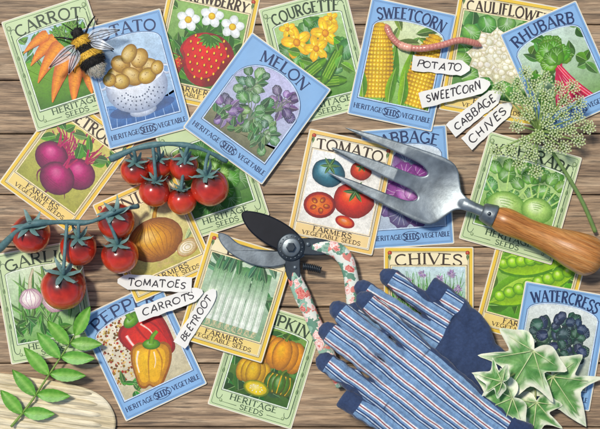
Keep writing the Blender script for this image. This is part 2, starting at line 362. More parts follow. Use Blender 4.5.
# ------------------------------------------------------------ printed pictures
def ground(g,y,c,c2,am=3):
    g.fan([(-60,-60),(60,-60)]+[(60-6*i,y+am*math.sin(i*.9)+rnd(-1,1)) for i in range(21)],mix(c,c2,.5),[c2,c2]+[c]*21,ctr=(0,-30))
def bush(g,n,x0,x1,y0,y1,c,L=12,Wd=6,k=22):
    for i in range(n): g.leaf(rnd(x0,x1),rnd(y0,y1),rnd(0,360),L*rnd(.7,1.3),Wd*rnd(.7,1.3),jit(c,k))
def spk(g,n,x0,x1,y0,y1,cols,r=.7):
    for i in range(n): g.dot(rnd(x0,x1),rnd(y0,y1),r*rnd(.6,1.5),jit(random.choice(cols),14))
def a_carrot(g):
    ground(g,8,(130,168,88),(70,112,52)); bush(g,26,-36,36,8,34,(98,150,74),13,5)
    for i in range(70):
        a=rnd(10,110); L=rnd(14,34); x,y=10+rnd(-6,6),8+rnd(-6,6)
        p=cr([(x,y),(x+L*.5*cs(a),y+L*.5*sn(a)),(x+L*cs(a+rnd(-25,25)),y+L*sn(a+rnd(-25,25)))],3); g.rib(p,.8,.4,jit((90,146,58),22))
        for t in (-35,35): g.leaf(p[-1][0],p[-1][1],a+t,6,3,jit((104,160,66),25))
    for x,y,a,L,w in ((2,26,200,38,15),(6,18,210,46,17),(12,8,222,54,19),(18,-2,236,46,18),(-4,32,190,32,12),(25,-8,252,32,14)):
        p=[(x+L*t/10*cs(a+t),y+L*t/10*sn(a+t)) for t in range(11)]
        g.rib(p,0,0,(250,166,70),(204,92,24),ws=[w*(1-(t/10)**1.6*.93)*(.72 if t==0 else 1) for t in range(11)])
        for j in range(7):
            t=rnd(.1,.8); q=p[int(t*10)]; g.rib([(q[0]-1.8,q[1]+1.7),(q[0]+1.8,q[1]-1)],.4,.2,(196,90,26))
def a_potato(g):
    ground(g,-20,(126,156,196),(92,118,160),1.5); 
    for i in range(9): g.rib([(-40+i*10,-60),(-34+i*9,-20)],.7,.7,(170,192,220))
    g.blob(0,-27,34,7,0,(84,100,128),(92,112,150),(80,96,120))
    g.blob(0,-30,14,5,0,(205,212,222),(150,160,176))
    for s in (-1,1): g.blob(s*33,1,6,5,-s*20,(240,242,244),(150,160,176)); g.blob(s*33.5,1,3.8,2.8,-s*20,(150,176,204),(150,176,204),(150,176,204))
    g.blob(0,-8,32,23,0,(226,230,234),(150,160,178),(250,250,250))
    for j in range(4):
        for i in range(11):
            a=200+i*14; r=.9-.16*j; g.dot(31*r*cs(a),-8+23*r*sn(a)*.95,.8,(92,100,116))
    g.blob(0,3,32,12,0,(190,196,204),(244,246,248),(170,176,186)); g.blob(0,3,29,10,0,(120,116,112),(150,152,156),(96,90,84))
    for x,y,rx,ry in ((-18,6,10,8),(18,6,10,8),(0,9,11,9),(-10,15,10,8),(10,16,10,8),(-2,2,11,8),(-14,0,9,7),(13,-1,10,7),(1,22,10,7),(25,4,7,6),(-25,4,7,6)):
        g.blob(x,y,rx,ry,rnd(-40,40),jit((206,176,122),10),(132,98,58),(240,220,176))
        for k in range(4): g.dot(x+rnd(-.6,.6)*rx,y+rnd(-.5,.5)*ry,.45,(140,104,66))
def a_straw(g):
    bush(g,50,-36,36,-34,36,(78,136,66),17,9)
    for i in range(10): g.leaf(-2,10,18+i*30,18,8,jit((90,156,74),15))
    for x,y,sc,cc in ((5,-8,1.3,(216,34,40)),(-26,-22,.6,(224,90,70)),(31,-22,.45,(226,218,174))):
        pts=[];ins=[]
        for i in range(32):
            t=2*math.pi*i/32; r=1-.16*(math.sin(t)<0)*abs(math.cos(t)); px,py=20*sc*math.cos(t)*r,(17 if math.sin(t)>0 else 23)*sc*math.sin(t)
            pts.append((x+px,y+py)); ins.append((x+px*.8-2*sc,y+py*.8+1.5*sc))
        g.fan(pts,mix(cc,(60,0,10),.3),[mix(cc,(70,0,10),.35+.25*(1 if p[0]>x else 0)+.1*(p[1]<y)) for p in pts])
        g.fan(ins,mix(cc,(255,214,204),.45),mix(cc,(150,0,10),.18),ctr=(x-6*sc,y+5*sc))
        for j in range(7):
            for i in range(7):
                px,py=x+(-16+i*5.2+(j%2)*2.6)*sc,y+(13-j*5)*sc
                if ((px-x)/(17*sc))**2+((py-y)/(20*sc))**2<.85: g.dot(px+.3,py-.3,1.1*sc,mix(cc,(60,0,0),.5),6,1.4); g.dot(px,py,.7*sc,(246,210,116),6,1.5)
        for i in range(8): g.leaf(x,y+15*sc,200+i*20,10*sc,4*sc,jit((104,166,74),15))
    for x,y in ((-19,22),(2,30),(23,24)):
        for k in range(5): g.blob(x+6*cs(k*72+18),y+6*sn(k*72+18),5.4,4.4,k*72+18,(246,246,242),(206,212,200),(255,255,255))
        g.blob(x,y,3.4,3.4,0,(240,200,70),(190,140,40))
def a_courgette(g):
    for i in range(26): g.ruff(rnd(-32,32),rnd(-32,34),rnd(6,11),rnd(0,360),jit((100,150,88),16),.4,7,(20,50,30))
    for x,y,s in ((-16,18,1.1),(15,20,1.05),(2,8,.9),(-22,32,.6),(24,32,.55)):
        for k in range(5):
            a=k*72+20; g.blob(x+7.5*s*cs(a),y+7.5*s*sn(a),7.2*s,4.6*s,a,jit((250,212,58),8),(232,160,30),(253,242,170)); g.rib([(x,y),(x+13*s*cs(a),y+13*s*sn(a))],.9*s,.3,(228,166,40))
        g.blob(x,y,3.4*s,3.4*s,0,(236,156,34),(186,104,20))
    for x,y,a in ((-10,-12,24),(4,-24,-8),(14,-10,46)):
        g.rib([(x+t*4.2*cs(a)-21*cs(a),y+t*4.2*sn(a)-21*sn(a)) for t in range(11)],0,0,(116,164,72),(38,76,34),ws=[5,9,11.5,12,12,12,11.5,11,10,8,4])
        for k in range(4): g.rib([(x+t*9*cs(a)-14*cs(a)-(k-1.5)*2.4*sn(a),y+t*9*sn(a)-14*sn(a)+(k-1.5)*2.4*cs(a)) for t in range(4)],.55,.4,(176,206,120))
    bush(g,12,-34,34,-34,10,(130,180,98),12,7)
def a_melon(g):
    ground(g,-22,(150,150,120),(104,104,84),2)
    gr=[(88,122,92),(112,150,106),(140,170,124)]; pu=[(104,92,122),(136,110,152),(166,140,176)]
    for x,y,r,cl in ((-16,14,20,gr),(16,16,19,pu),(0,-4,23,gr),(-20,-20,18,pu),(20,-18,19,gr)):
        for i in range(18):
            a=i*67+rnd(-15,15); q=r*rnd(.15,.8); 
            g.rib(cr([(x,y-r*.5),(x+q*.5*cs(a),y+q*.4*sn(a)),(x+q*cs(a),y+q*sn(a))],4),.9,.6,(120,132,110))
            if i%3: g.ruff(x+q*cs(a),y+q*sn(a),r*rnd(.2,.32),a,jit(random.choice(cl),12),.4,7,(20,40,30))
            else: g.leaf(x+q*.5*cs(a),y+q*.5*sn(a),a,r*.6,r*.34,jit(random.choice(cl),12),None,None,rnd(-20,20),.08)
    for i in range(16): g.leaf(rnd(-30,30),rnd(-34,-20),rnd(30,150),9,6,jit(gr[1],14))
def a_corn(g):
    bush(g,26,-36,36,-36,36,(140,176,106),26,8)
    for x,y,a,L in ((-18,-36,100,70),(20,-37,84,70)):
        for s in (-1,1): g.leaf(x+s*6,y-2,a-s*20,L*.8,17,jit((132,176,84),10),(90,138,62),(190,214,140),s*8)
        g.rib([(x+L*t/10*cs(a),y+L*t/10*sn(a)) for t in range(11)],0,0,(226,180,60),(150,104,24),ws=[26,29,30,30,30,29,28,26,22,16,7])
        for j in range(19):
            t=j/19+.02; w=30*(1-max(0,t-.45)**2*2.3)/2
            for i in range(9):
                u=(i-4)/4.3; px=x+L*t*cs(a)-w*u*sn(a); py=y+L*t*sn(a)+w*u*cs(a); sh=.6*abs(u)**2
                g.blob(px,py,2*(1-.35*abs(u)),1.85,a,mix(jit((252,216,94),8),(170,112,20),sh),(190,140,36),mix((255,246,190),(214,160,54),sh),n=8)
        for s in (-1,1): g.leaf(x+s*13,y-4,a-s*2,L*.5,10,jit((150,192,96),8),(104,152,70),(206,226,156),-s*8)
def a_cauli(g):
    bush(g,34,-36,36,-36,36,(110,156,94),24,13)
    g.blob(0,2,29,27,0,(236,230,204),(184,180,144))
    for i in range(170):
        a=rnd(0,360); q=28*math.sqrt(rnd(0,1)); g.blob(q*cs(a),2+q*sn(a)*.92,rnd(2,3.8),rnd(2,3.6),0,jit((244,238,216),8),(196,188,152),(254,252,240),n=9)
    for i in range(13): a=i*28+170; g.ruff(33*cs(a),2+31*sn(a),9,a+180,jit((128,176,102),12),.5,7,(20,50,30))
def a_rhub(g):
    bush(g,30,-36,36,-36,38,(96,150,74),16,10)
    ends=[]
    for i in range(7):
        x0=-18+i*6; a=66+i*8; L=rnd(48,60); e=(x0+L*cs(a),-40+L*sn(a)); ends.append((e,a))
        g.rib(cr([(x0,-42),(x0+L*.5*cs(a+5),-40+L*.5*sn(a+5)),e],6),8.5,5.4,jit((244,140,152),8),(190,44,80))
        for o in (-1.6,0,1.6): g.rib(cr([(x0+o,-40),(x0+o+L*.5*cs(a+5),-40+L*.5*sn(a+5)),(e[0]+o*.6,e[1])],6),.6,.4,(252,200,204) if o else (206,70,100))
    for (ex,ey),a in ends:
        for k in (-45,45,0): g.ruff(ex+8*cs(a+k),ey+8*sn(a+k),rnd(8,10.5),a+k,jit((116,170,78),14),.5,9,(30,60,20))
def a_beet(g):
    for i in range(34):
        a=rnd(40,140); L=rnd(24,46); x=rnd(-8,8); g.rib(cr([(x,-2),(x+L*.5*cs(a),L*.5*sn(a)),(x+L*cs(a+8),L*sn(a+8))],4),1.8,1,jit((160,48,88),14))
    bush(g,18,-34,34,16,38,(104,152,80),18,9)
    for x,y,r in ((-16,-4,17),(16,-2,17),(1,-19,18)):
        g.rib(cr([(x,y-r*.8),(x-2,y-r*1.3),(x+3,y-r*1.75)],4),2.4,.4,(112,34,70))
        g.blob(x,y,r,r*.95,0,(158,54,100),(76,18,50),(226,146,174))
        for k in range(5): g.rib(arc(x,y,r*.9,r*(.3+.12*k),200,340,8),.35,.35,(116,32,74))
        for k in range(6): g.rib([(x+rnd(-2,2),y+r*.8),(x+rnd(-8,8),y+r*1.6)],1.6,.9,jit((180,56,96),14))
def a_onion(g):
    bush(g,16,-36,36,-36,36,(212,212,166),26,6)
    g.rib(cr([(4,8),(9,22),(18,34)],5),7,2,(206,166,102),(146,100,50))
    for k in range(18): g.rib(cr([(rnd(-6,6),-25),(rnd(-9,9),-31),(rnd(-12,12),-35)],3),.5,.3,(206,184,140))
    g.blob(0,-4,28,24,0,(204,142,74),(122,68,28),(250,220,164))
    for k in range(11):
        u=(k-5)/5; g.rib(cr([(u*3,19),(u*26,0),(u*21,-14),(u*4,-27)],5),.6,.4,(146,88,40))
    g.blob(26,-26,12,9,20,(238,226,198),(176,136,94)); 
    for k in range(3): g.rib(arc(26,-26,9-3*k,7-2.2*k,0,360,14),.6,.6,(186,166,116))
def a_lettuce(g):
    for r,n,c in ((30,12,(84,132,70)),(20,10,(108,160,82)),(11,7,(140,188,104)),(4,4,(180,216,138))):
        for i in range(n): a=i*360/n+rnd(-9,9); g.ruff(r*cs(a),r*sn(a),r*.34+5,a,jit(c,12),.4,9,(20,50,20))
def a_tomato(g):
    def tom(x,y,r,c,ce,ch):
        g.blob(x+2,y-3,r*1.05,r*.85,0,(206,200,190),(240,236,226),(180,174,166))
        g.blob(x,y,r,r*.92,0,c,ce,ch,lob=5,la=.05)
        for i in range(6): g.leaf(x,y+r*.45,i*60+10,r*.6,r*.2,jit((84,122,70),10))
    tom(-16,17,17,(76,120,132),(26,58,70),(176,206,212)); tom(15,26,11,(206,64,46),(120,24,18),(248,180,160))
    tom(14,-6,21,(216,56,42),(120,20,16),(252,180,160))
    g.blob(-18,-18,16,14,10,(186,56,46),(116,22,22),(220,110,90))
    g.blob(-18,-18,13.2,11,10,(230,138,106),(206,84,66),(240,176,136))
    for k in range(5): g.blob(-18+7*cs(k*72),-18+6*sn(k*72),3.4,2.6,k*72,(176,74,46),(134,42,30),(228,184,114))
    g.blob(10,-30,10,6.2,-10,(212,68,54),(146,28,24)); g.blob(10,-30,7.8,4.2,-10,(232,146,110),(210,92,72))
def a_cabbage(g):
    for i in range(9): a=i*40+10; g.ruff(22*cs(a),-2+22*sn(a),17,a,jit(random.choice([(136,118,156),(122,126,146)]),8))
    for i in range(7): a=i*51; g.ruff(11*cs(a),-2+11*sn(a),15,a,jit((158,98,158),8))
    g.ruff(2,0,15,80,(172,108,170)); g.ruff(-3,-5,11,120,(188,130,188)); g.ruff(3,-6,8,60,(200,150,198))
def a_kohl(g):
    for i in range(20): g.ruff(rnd(-34,34),rnd(-20,34),rnd(6,10),rnd(40,140),jit((116,162,98),14),.45,7,(30,60,30))
    for x,y,r in ((-11,-14,19),(18,-8,15)):
        for k in range(6):
            a=38+k*21; e=(x+r*1.7*cs(a),y+r*2.1*sn(a)); g.rib(cr([(x+r*.6*cs(a),y+r*.5*sn(a)),(x+r*1.2*cs(a),y+r*1.3*sn(a)),e],4),2,1.1,(190,216,150)); g.ruff(e[0]+5*cs(a),e[1]+5*sn(a),7.5,a,jit((138,182,108),12),.5,7,(30,60,30))
        g.blob(x,y,r,r*.9,0,(184,212,142),(104,142,80),(240,248,216))
        for k in range(4): g.rib(arc(x,y-r*.15*k,r*.85,r*.5,60+k*8,120-k*5,6),.8,.6,(140,176,106))
def a_peas(g):
    bush(g,30,-40,40,-40,40,(116,166,84),20,12)
    for x,y,a,L,w in ((-40,-30,36,104,34),(-44,6,24,90,34)):
        g.leaf(x,y,a,L,w,(118,172,60),(86,142,44),(150,196,90),0)
        g.leaf(x+5,y+.5,a,L*.88,w*.74,(186,218,124),(168,204,106),(176,208,112),0)
        for i in range(8):
            t=.15+i*.095; r=7.2*math.sin(math.pi*(.16+.7*t))**.5*.9; g.blob(x+L*t*cs(a),y+L*t*sn(a)+.5,r,r,0,jit((154,206,80),6),(82,132,40),(236,248,180),n=16)
    for i in range(3): g.rib(cr([(-30+i*20,34),(-24+i*20,24),(-34+i*24,18)],5),1,.6,(170,206,120))
def a_cress(g):
    for i in range(26): g.rib(cr([(rnd(-6,6),-37),(rnd(-14,14),-18),(rnd(-24,24),6)],4),1.3,.8,jit((110,136,96),12))
    for i in range(85):
        a=rnd(0,360); q=math.sqrt(rnd(0,1)); x,y=28*q*cs(a),4+27*q*sn(a); r=rnd(4.5,7.5)
        g.ruff(x,y,r,a+rnd(-60,60),jit(random.choice([(40,62,62),(44,58,80),(36,72,52),(56,84,68)]),9),.28,5,(8,14,22))
def a_chives(g):
    ground(g,-12,(152,180,104),(94,132,66))
    for i in range(130): x=rnd(-34,34); g.rib(cr([(x*.8,-38),(x*.9+rnd(-4,4),-10),(x+rnd(-8,8),rnd(2,34))],3),1.1,.4,jit((92,150,68),24))
    for x,y in ((-20,24),(-6,31),(10,26),(22,31),(2,14),(-28,10),(28,16)):
        for i in range(26): a=rnd(0,360); g.leaf(x,y,a,rnd(3.5,5.5),1.4,jit((184,154,204),16))
def a_leek(g):
    bush(g,14,-34,34,-2,38,(110,150,110),30,7)
    for i in range(9):
        x=-27+i*6.8; w=6.4; d=rnd(-3,3)
        p=[(x+d*(t/12)**2,-30+t*5.2) for t in range(13)]
        cl=[mix((248,250,236),(96,142,92),max(0,(t-5)/7)) for t in range(13)]
        P=[];KK=[]
        for (px,py),c in zip(p,cl): P+=[(px-w/2,py),(px-.8,py),(px+w/2,py)]; KK+=[mix(c,(90,120,90),.45),c,mix(c,(110,130,110),.3)]
        b=g.put(P,KK)
        for k in range(12): o=b+3*k; g.f+=[(o,o+1,o+4,o+3),(o+1,o+2,o+5,o+4)]
        for k in range(10): g.rib(cr([(x+rnd(-2,2),-30),(x+rnd(-3,3),-34),(x+rnd(-4,4),-37)],2),.4,.3,(214,204,170))
        for k in range(3): g.rib([(x-2+k*2,-24),(x-2+k*2+d*.5,24)],.3,.3,(168,190,158))
        g.leaf(x+d,22,rnd(60,120),22,6,jit((84,128,92),12))
def a_garlic(g):
    for i in range(26): g.leaf(rnd(-30,30),rnd(-36,-6),rnd(40,140),rnd(34,60),5,jit((118,166,98),18),None,None,rnd(-20,20))
    bush(g,20,-36,36,-38,-16,(84,138,70),16,6)
    for x,y,r in ((-14,6,13),(12,0,15)):
        g.rib(cr([(x,y+r*.5),(x+3,y+r*1.6),(x+8,y+r*2.4)],4),5,2,(220,214,190),(160,150,120))
        g.blob(x,y,r,r*.9,0,(240,232,222),(166,136,146),(255,252,246),lob=6,la=.08)
        for k in range(5): u=(k-2)/2; g.rib(cr([(x+u*2,y+r*.8),(x+u*r*.8,y),(x+u*2,y-r*.8)],4),.7,.4,(176,132,156))
def a_pepper(g):
    spk(g,210,-36,-4,-22,38,[(160,120,70),(110,76,46),(214,190,140),(170,60,40)],1.0)
    bush(g,8,-34,-10,-36,-24,(88,140,70),14,6)
    O=[(-.2,.92),(-.55,1.03),(-.92,.8),(-.98,.25),(-.8,-.4),(-.58,-.92),(-.3,-1),(-.1,-.88),(.15,-1),(.45,-.92),(.7,-.5),(.95,.2),(.92,.8),(.58,1.04),(.2,.92),(-.2,.92)]
    def pep(x,y,s,a,c):
        def tr(p): px,py=p[0]*14*s,p[1]*15.5*s; return (x+px*cs(a)-py*sn(a),y+px*sn(a)+py*cs(a))
        o=cr(O,4)[:-1]; dk=mix(c,(70,0,10),.55); lt=mix(c,(255,250,230),.4)
        for f,c0,c1 in ((1,mix(c,dk,.5),dk),(.9,c,mix(c,dk,.55)),(.74,mix(lt,c,.45),mix(c,dk,.12))): g.fan([tr((p[0]*f-(1-f)*.2,p[1]*f)) for p in o][::-1],c0,c1,ctr=tr((-.3,.35)))
        for u in (-.12,.42): g.rib([tr(p) for p in cr([(u*.4,.85),(u*1.2,.2),(u*.9,-.75)],5)],2.2*s,.6,mix(c,dk,.75),mix(c,dk,.2))
        g.rib([tr(p) for p in cr([(-.62,.65),(-.7,.2),(-.58,-.3)],5)],2.6*s,1.2*s,(255,246,236),mix(c,(255,255,255),.2))
        g.rib([tr(p) for p in cr([(.12,.6),(.2,.2),(.14,-.1)],5)],1.8*s,.8*s,(255,240,226),mix(c,(255,255,255),.12))
        g.blob(*tr((0,.93)),6*s,3.6*s,a,(104,154,62),(58,98,38)); g.rib([tr(p) for p in cr([(0,.95),(.05,1.25),(.28,1.5)],4)],3.6*s,2.4*s,(132,176,82),(80,120,48))
    pep(12,8,1.7,20,(216,38,34)); pep(2,-18,1.45,-24,(246,186,44))
def a_pumpkin(g):
    bush(g,56,-36,36,-36,36,(66,112,56),18,11)
    def pk(x,y,r,c,cg=None):
        for k in (-2,2,-1,1,0):
            cc=cg if (cg and k in (-2,-1,0)) else c
            g.blob(x+k*r*.33,y,r*.5,r*.82,0,jit(cc,5),mix(cc,(60,26,0),.5),mix(cc,(255,250,220),.45),n=18)
            if cg: g.rib(cr([(x+k*r*.33,y+r*.7),(x+k*r*.42,y),(x+k*r*.33,y-r*.7)],5),r*.1,r*.06,(228,180,80))
        g.rib(cr([(x,y+r*.7),(x+1,y+r*.95),(x+4,y+r*1.2)],3),3.6,2,(120,140,76),(66,88,44))
    pk(-18,12,16,(214,150,52),(70,112,60)); pk(14,14,21,(238,158,46)); pk(-10,-12,16,(222,176,74)); pk(20,-17,14,(84,124,64),(74,112,58))
    g.blob(-2,-28,14,8.5,0,(206,190,90),(90,110,50)); g.blob(-2,-28,11.5,6.4,0,(240,220,130),(220,190,80)); 
    for k in range(9): g.blob(-2+6.6*cs(k*40),-28+3.6*sn(k*40),1.5,.9,k*40,(250,240,200),(190,160,80),n=8)

BLUE=((150,186,220),(40,56,92)); GREEN=((204,220,172),(52,78,52)); YEL=((240,206,112),(58,44,32)); ORG=((242,206,134),(58,44,32))
# name, cx,cy,angle,w,h, style, title, top/bottom of picture, art, label    (bottom of the pile first)
PK=[
('beetroot',66,163,-36,88,112,'Y','BEETROOT',(214,204,140),(160,160,96),a_beet,'yellow beetroot seed packet with three purple beets at the left edge'),
('strawberry',203,46,-12,92,120,'Y','STRAWBERRY',(160,190,128),(80,120,66),a_straw,'cream strawberry seed packet with big red strawberry and white flowers'),
('cabbage',408,187,4,86,120,'B','CABBAGE',(222,230,232),(180,190,200),a_cabbage,'blue red cabbage seed packet beneath the steel hand fork'),
('cauliflower',501,58,-10,104,122,'Y','CAULIFLOWER',(160,190,138),(100,140,86),a_cauli,'yellow cauliflower seed packet half covered by handwritten paper labels'),
('peas',534,284,-15,92,116,'Y','PEAS',(180,210,128),(100,150,78),a_peas,'yellow pea seed packet with open green pods below the wooden handle'),
('pumpkin',265.5,364,-17,88,112,'G','PUMPKIN',(130,160,98),(60,90,46),a_pumpkin,'green pumpkin seed packet at the bottom edge left of the gloves'),
('courgette',316.5,57,14,90,122,'G','COURGETTE',(190,214,158),(100,140,78),a_courgette,'pale green courgette seed packet with yellow flowers at the top centre'),
('carrot',61,63,18,90,116,'G','CARROT',(200,218,228),(140,170,96),a_carrot,'pale green carrot seed packet tilted in the top left corner'),
('garlic',44,302.5,10,88,112,'G','GARLIC',(214,226,198),(130,170,108),a_garlic,'green garlic seed packet at the left edge above the rowan leaf'),
('lettuce',212,175,18,85,112,'G','',(160,190,128),(70,110,56),a_lettuce,'green leafy salad seed packet between the tomato truss and the melon packet'),
('kohlrabi',521,198,-16,97,112,'G','KOHLRABI',(198,220,168),(130,166,96),a_kohl,'green kohlrabi seed packet under the umbel flower and steel fork neck'),
('chives',429,305,0,90,116,'Y','CHIVES',(212,228,230),(130,170,98),a_chives,'yellow chives seed packet partly hidden behind the striped gloves'),
('watercress',558,346.5,-10,86,118,'B','WATERCRESS',(230,234,228),(160,170,150),a_cress,'blue watercress seed packet in the bottom right under the ivy'),
('rhubarb',561,68,24,84,112,'B','RHUBARB',(212,226,212),(130,160,108),a_rhub,'blue rhubarb seed packet with pink stalks in the top right corner'),
('sweetcorn',402,64,-12,87,120,'B','SWEETCORN',(226,232,196),(140,180,108),a_corn,'blue sweetcorn seed packet with yellow cobs below the worm'),
('potato',134.6,78.8,15,86,124,'B','POTATO',(200,218,230),(160,184,208),a_potato,'blue potato seed packet showing potatoes in a white colander'),
('pepper',142,351,25,90,115,'B','PEPPER',(238,230,212),(200,190,160),a_pepper,'blue pepper seed packet with red and yellow peppers near the bottom left'),
('onion',154,236.5,24,88,108,'Y','ONION',(232,222,176),(190,180,118),a_onion,'yellow onion seed packet with one brown onion between the two tomato trusses'),
('melon',257,108.5,-36,98,118,'B','MELON',(206,204,226),(168,176,186),a_melon,'blue melon seed packet with arched leafy picture on lavender, strongly tilted'),
('tomato',341,192,-12,88,112,'T','TOMATO',(250,248,240),(242,238,226),a_tomato,'orange bordered tomato seed packet with white picture left of the fork'),
('leek',236,297,-17,88,112,'Y','LEEK',(206,220,196),(130,160,128),a_leek,'yellow leek seed packet with white leek stems below the secateurs'),
]
def corners(cx,cy,a,w,h):
    u=(cs(a),-sn(a)); v=(sn(a),cs(a))
    return [(cx+i*w/2*u[0]+j*h/2*v[0],cy+i*w/2*u[1]+j*h/2*v[1]) for i,j in ((-1,-1),(1,-1),(1,1),(-1,1))]
def hit(A,B):
    for P in (A,B):
        for i in range(4):
            nx,ny=P[i][1]-P[i-1][1],P[i-1][0]-P[i][0]
            a=[p[0]*nx+p[1]*ny for p in A]; b=[p[0]*nx+p[1]*ny for p in B]
            if max(a)<min(b) or max(b)<min(a): return False
    return True
TH=1.65; stack=[]
def top_at(x,y):
    z=0
    for Q,zt in stack:
        s=[(Q[(i+1)%4][0]-Q[i][0])*(y-Q[i][1])-(Q[(i+1)%4][1]-Q[i][1])*(x-Q[i][0])>=0 for i in range(4)]
        if all(s) or not any(s): z=max(z,zt)
    return z
def top_of(pts): return max(top_at(*p) for p in pts)
def rrect(w,h,r,n=4):
    o=[]
    for sx,sy,a in ((1,1,0),(-1,1,90),(-1,-1,180),(1,-1,270)):
        o+=[(sx*(w/2-r)+r*cs(a+90*i/n),sy*(h/2-r)+r*sn(a+90*i/n)) for i in range(n+1)]
    return o
def archx(a,n): return [a*cs(180*i/n) for i in range(n+1)]
def frame(g,a,y0,yt,wd,c,n=36):
    top=[(x,yt(x)) for x in archx(a,n)]
    for pts in ([(-a-wd/2,y0),(a+wd/2,y0)],[(a,y0),(a,top[0][1]+wd*.4)],[(-a,y0),(-a,top[0][1]+wd*.4)],top): g.rib(pts,wd,None,c)
def packet(nm,cx,cy,ang,w,h,st,title,ct,cb,art,label):
    Q=corners(cx,cy,ang,w,h); z=0
    for P,zt in stack:
        if hit(P,Q): z=max(z,zt)
    stack.append((Q,z+TH))
    t=thing(nm+'_seed_packet',label,'seed packet',W(cx,cy,z+.05),ang,'seed packets spread over the table')
    g=G(); g.plate(rrect(w,h,1.6),0,.7,bev=.25); g.build('packet_body',M_paper,t)
    bc,ink={'B':BLUE,'G':GREEN,'Y':YEL,'T':ORG}[st]
    g=G(.72,.002)
    o=rrect(w-2.4,h-2.4,1.2); g.fan(o,mix(bc,(255,255,255),.12),bc)
    a=w/2-(7.5 if st!='G' else 10); y0=-h/2+19; yr=h/2-(19 if st!='B' else 17)
    rise={'B':11,'G':4,'Y':0,'T':0}[st]
    if nm=='melon': rise=30; a-=3
    def yt(x): return yr-rise+rise*math.sqrt(max(0,1-(x/a)**2))
    if st in 'YT':
        cream=(252,242,210) if st=='Y' else (253,248,230)
        g.fan(rrect(w-9,h-9,.8),cream,mix(cream,bc,.15))
        e=rrect(w-9,h-9,.8); g.rib(e+[e[0]],.5,None,ink); e=rrect(w-11.4,h-11.4,.8); g.rib(e+[e[0]],.3,None,ink)
        g.fan([(-w/2+7,-h/2+6.5),(w/2-7,-h/2+6.5),(w/2-7,-h/2+17.5),(-w/2+7,-h/2+17.5)],mix(bc,(255,255,255),.25))
        for sx in (-1,1):
            g.blob(sx*(w/2-6),h/2-6,2.2,2.2,0,(190,70,50),(120,50,30)); g.leaf(sx*(w/2-6),h/2-7,270,7,2.6,(96,128,70))
    elif st=='G':
        e=rrect(w-6,h-6,2); g.rib(e+[e[0]],.45,None,ink)
        for sx in (-1,1):
            x=sx*(w/2-5.6)
            g.rib([(x,-h/2+14),(x,h/2-16)],.9,None,ink); g.rib([(x+sx*1.4,-h/2+20),(x+sx*1.4,h/2-22)],.35,None,ink)
            g.rib(arc(x-sx*3,h/2-15,3,4,0 if sx>0 else 180,180 if sx>0 else 0),.8,.5,ink)
            g.rib(arc(x-sx*3,-h/2+14,3,5,0 if sx>0 else 180,-180 if sx>0 else 360),.8,.5,ink)
            for yy in (-18,0,18): g.leaf(x,yy-4,90,8,2.4,(120,150,96)); 
            g.blob(x,h/2-9,2.2,2.6,0,(178,196,140),ink); g.blob(x-sx*6,-h/2+8,1.6,1.6,0,(178,196,140),ink)
    else:
        e=rrect(w-5.5,h-5.5,1); g.rib(e+[e[0]],.4,None,mix(bc,ink,.6))
        e=rrect(w-7.5,h-7.5,1); g.rib(e+[e[0]],.25,None,mix(bc,ink,.45))
    g.build('printed_border',M_print,t)
    gp=G(.76,.0009,clip=lambda x,y:(max(-a,min(a,x)),max(y0,min(yt(max(-a,min(a,x))),y))))
    out=[(-a,y0),(a,y0)]+[(x,yt(x)) for x in archx(a,36)]
    gp.fan(out,mix(ct,cb,.4),[mix(cb,ct,(p[1]-y0)/(yr-y0)) for p in out],ctr=(0,(y0+yr)/2))
    yc=(y0+yr)/2
    base=gp.clip; gp.clip=lambda x,y:base(x*a/36,y*(yr-y0)/78+yc)
    art(gp); gp.clip=None
    frame(gp,a,y0,yt,1.3,mix(bc,(255,255,255),.6)); frame(gp,a+.8,y0-.8,lambda x:yt(max(-a,min(a,x)))+.8,.5,ink)
    gp.build('picture',M_pict,t)
    if title:
        g=G(.79,.001); Rr={'B':95,'G':120,'Y':260,'T':260}[st]
        if st=='B': text(g,title,0,h/2-15.2,11.5,ink,w-20 if len(title)>5 else None,Rr,True,1.1)
        elif st=='G': text(g,title,0,h/2-16.5,11.5,(44,62,40),w-24,Rr,True,1.1)
        else: text(g,title,0,h/2-17.4,11.4,ink,w-21,Rr,True,1.1)
        g.build('title_lettering',M_print,t)
    g=G(.79,.001); f=-h/2
    if st=='B':
        text(g,'HERITAGE',-w*.28,f+8,5,ink,w*.33,None,True,1.1); text(g,'VEGETABLE',w*.29,f+8,5,ink,w*.33,None,True,1.1)
        e=arc(0,f+10.3,9.8,5.2,0,360,24); g.rib(e,.5,None,ink); text(g,'SEEDS',0,f+7.2,6.2,ink,15.5,None,True,1.2)
    elif st=='G':
        text(g,'HERITAGE',0,f+11.2,6,ink,w*.56,None,True,1.15); text(g,'SEEDS',0,f+4.6,5,ink,w*.28,None,True,1.15)
        for sx in (-1,1): g.rib([(sx*w*.18,f+7),(sx*w*.36,f+7)],.6,.3,ink)
    else:
        text(g,'FARMERS',0,f+12.2,5.2,ink,w*.5,None,True,1.2); text(g,'VEGETABLE SEEDS',0,f+7.3,4,ink,w*.74,None,True,1.2)
    g.build('footer_lettering',M_print,t)
for p in PK: packet(*p)

# ------------------------------------------------------------ table
g=G(); y=-330
while y<330:
    hh=rnd(52,66); c=tuple([rnd(60,230)]*2+[rnd(60,230)]); g.plate([(-520,y),(520,y),(520,y+hh-1.1),(-520,y+hh-1.1)],-22,0,c,bev=1.0); y+=hh
g.plate([(-520,-330),(520,-330),(520,330),(-520,330)],-30,-23,(90,90,90),bev=1)
tb=g.build('table_top',M_table); tb['kind']='structure'

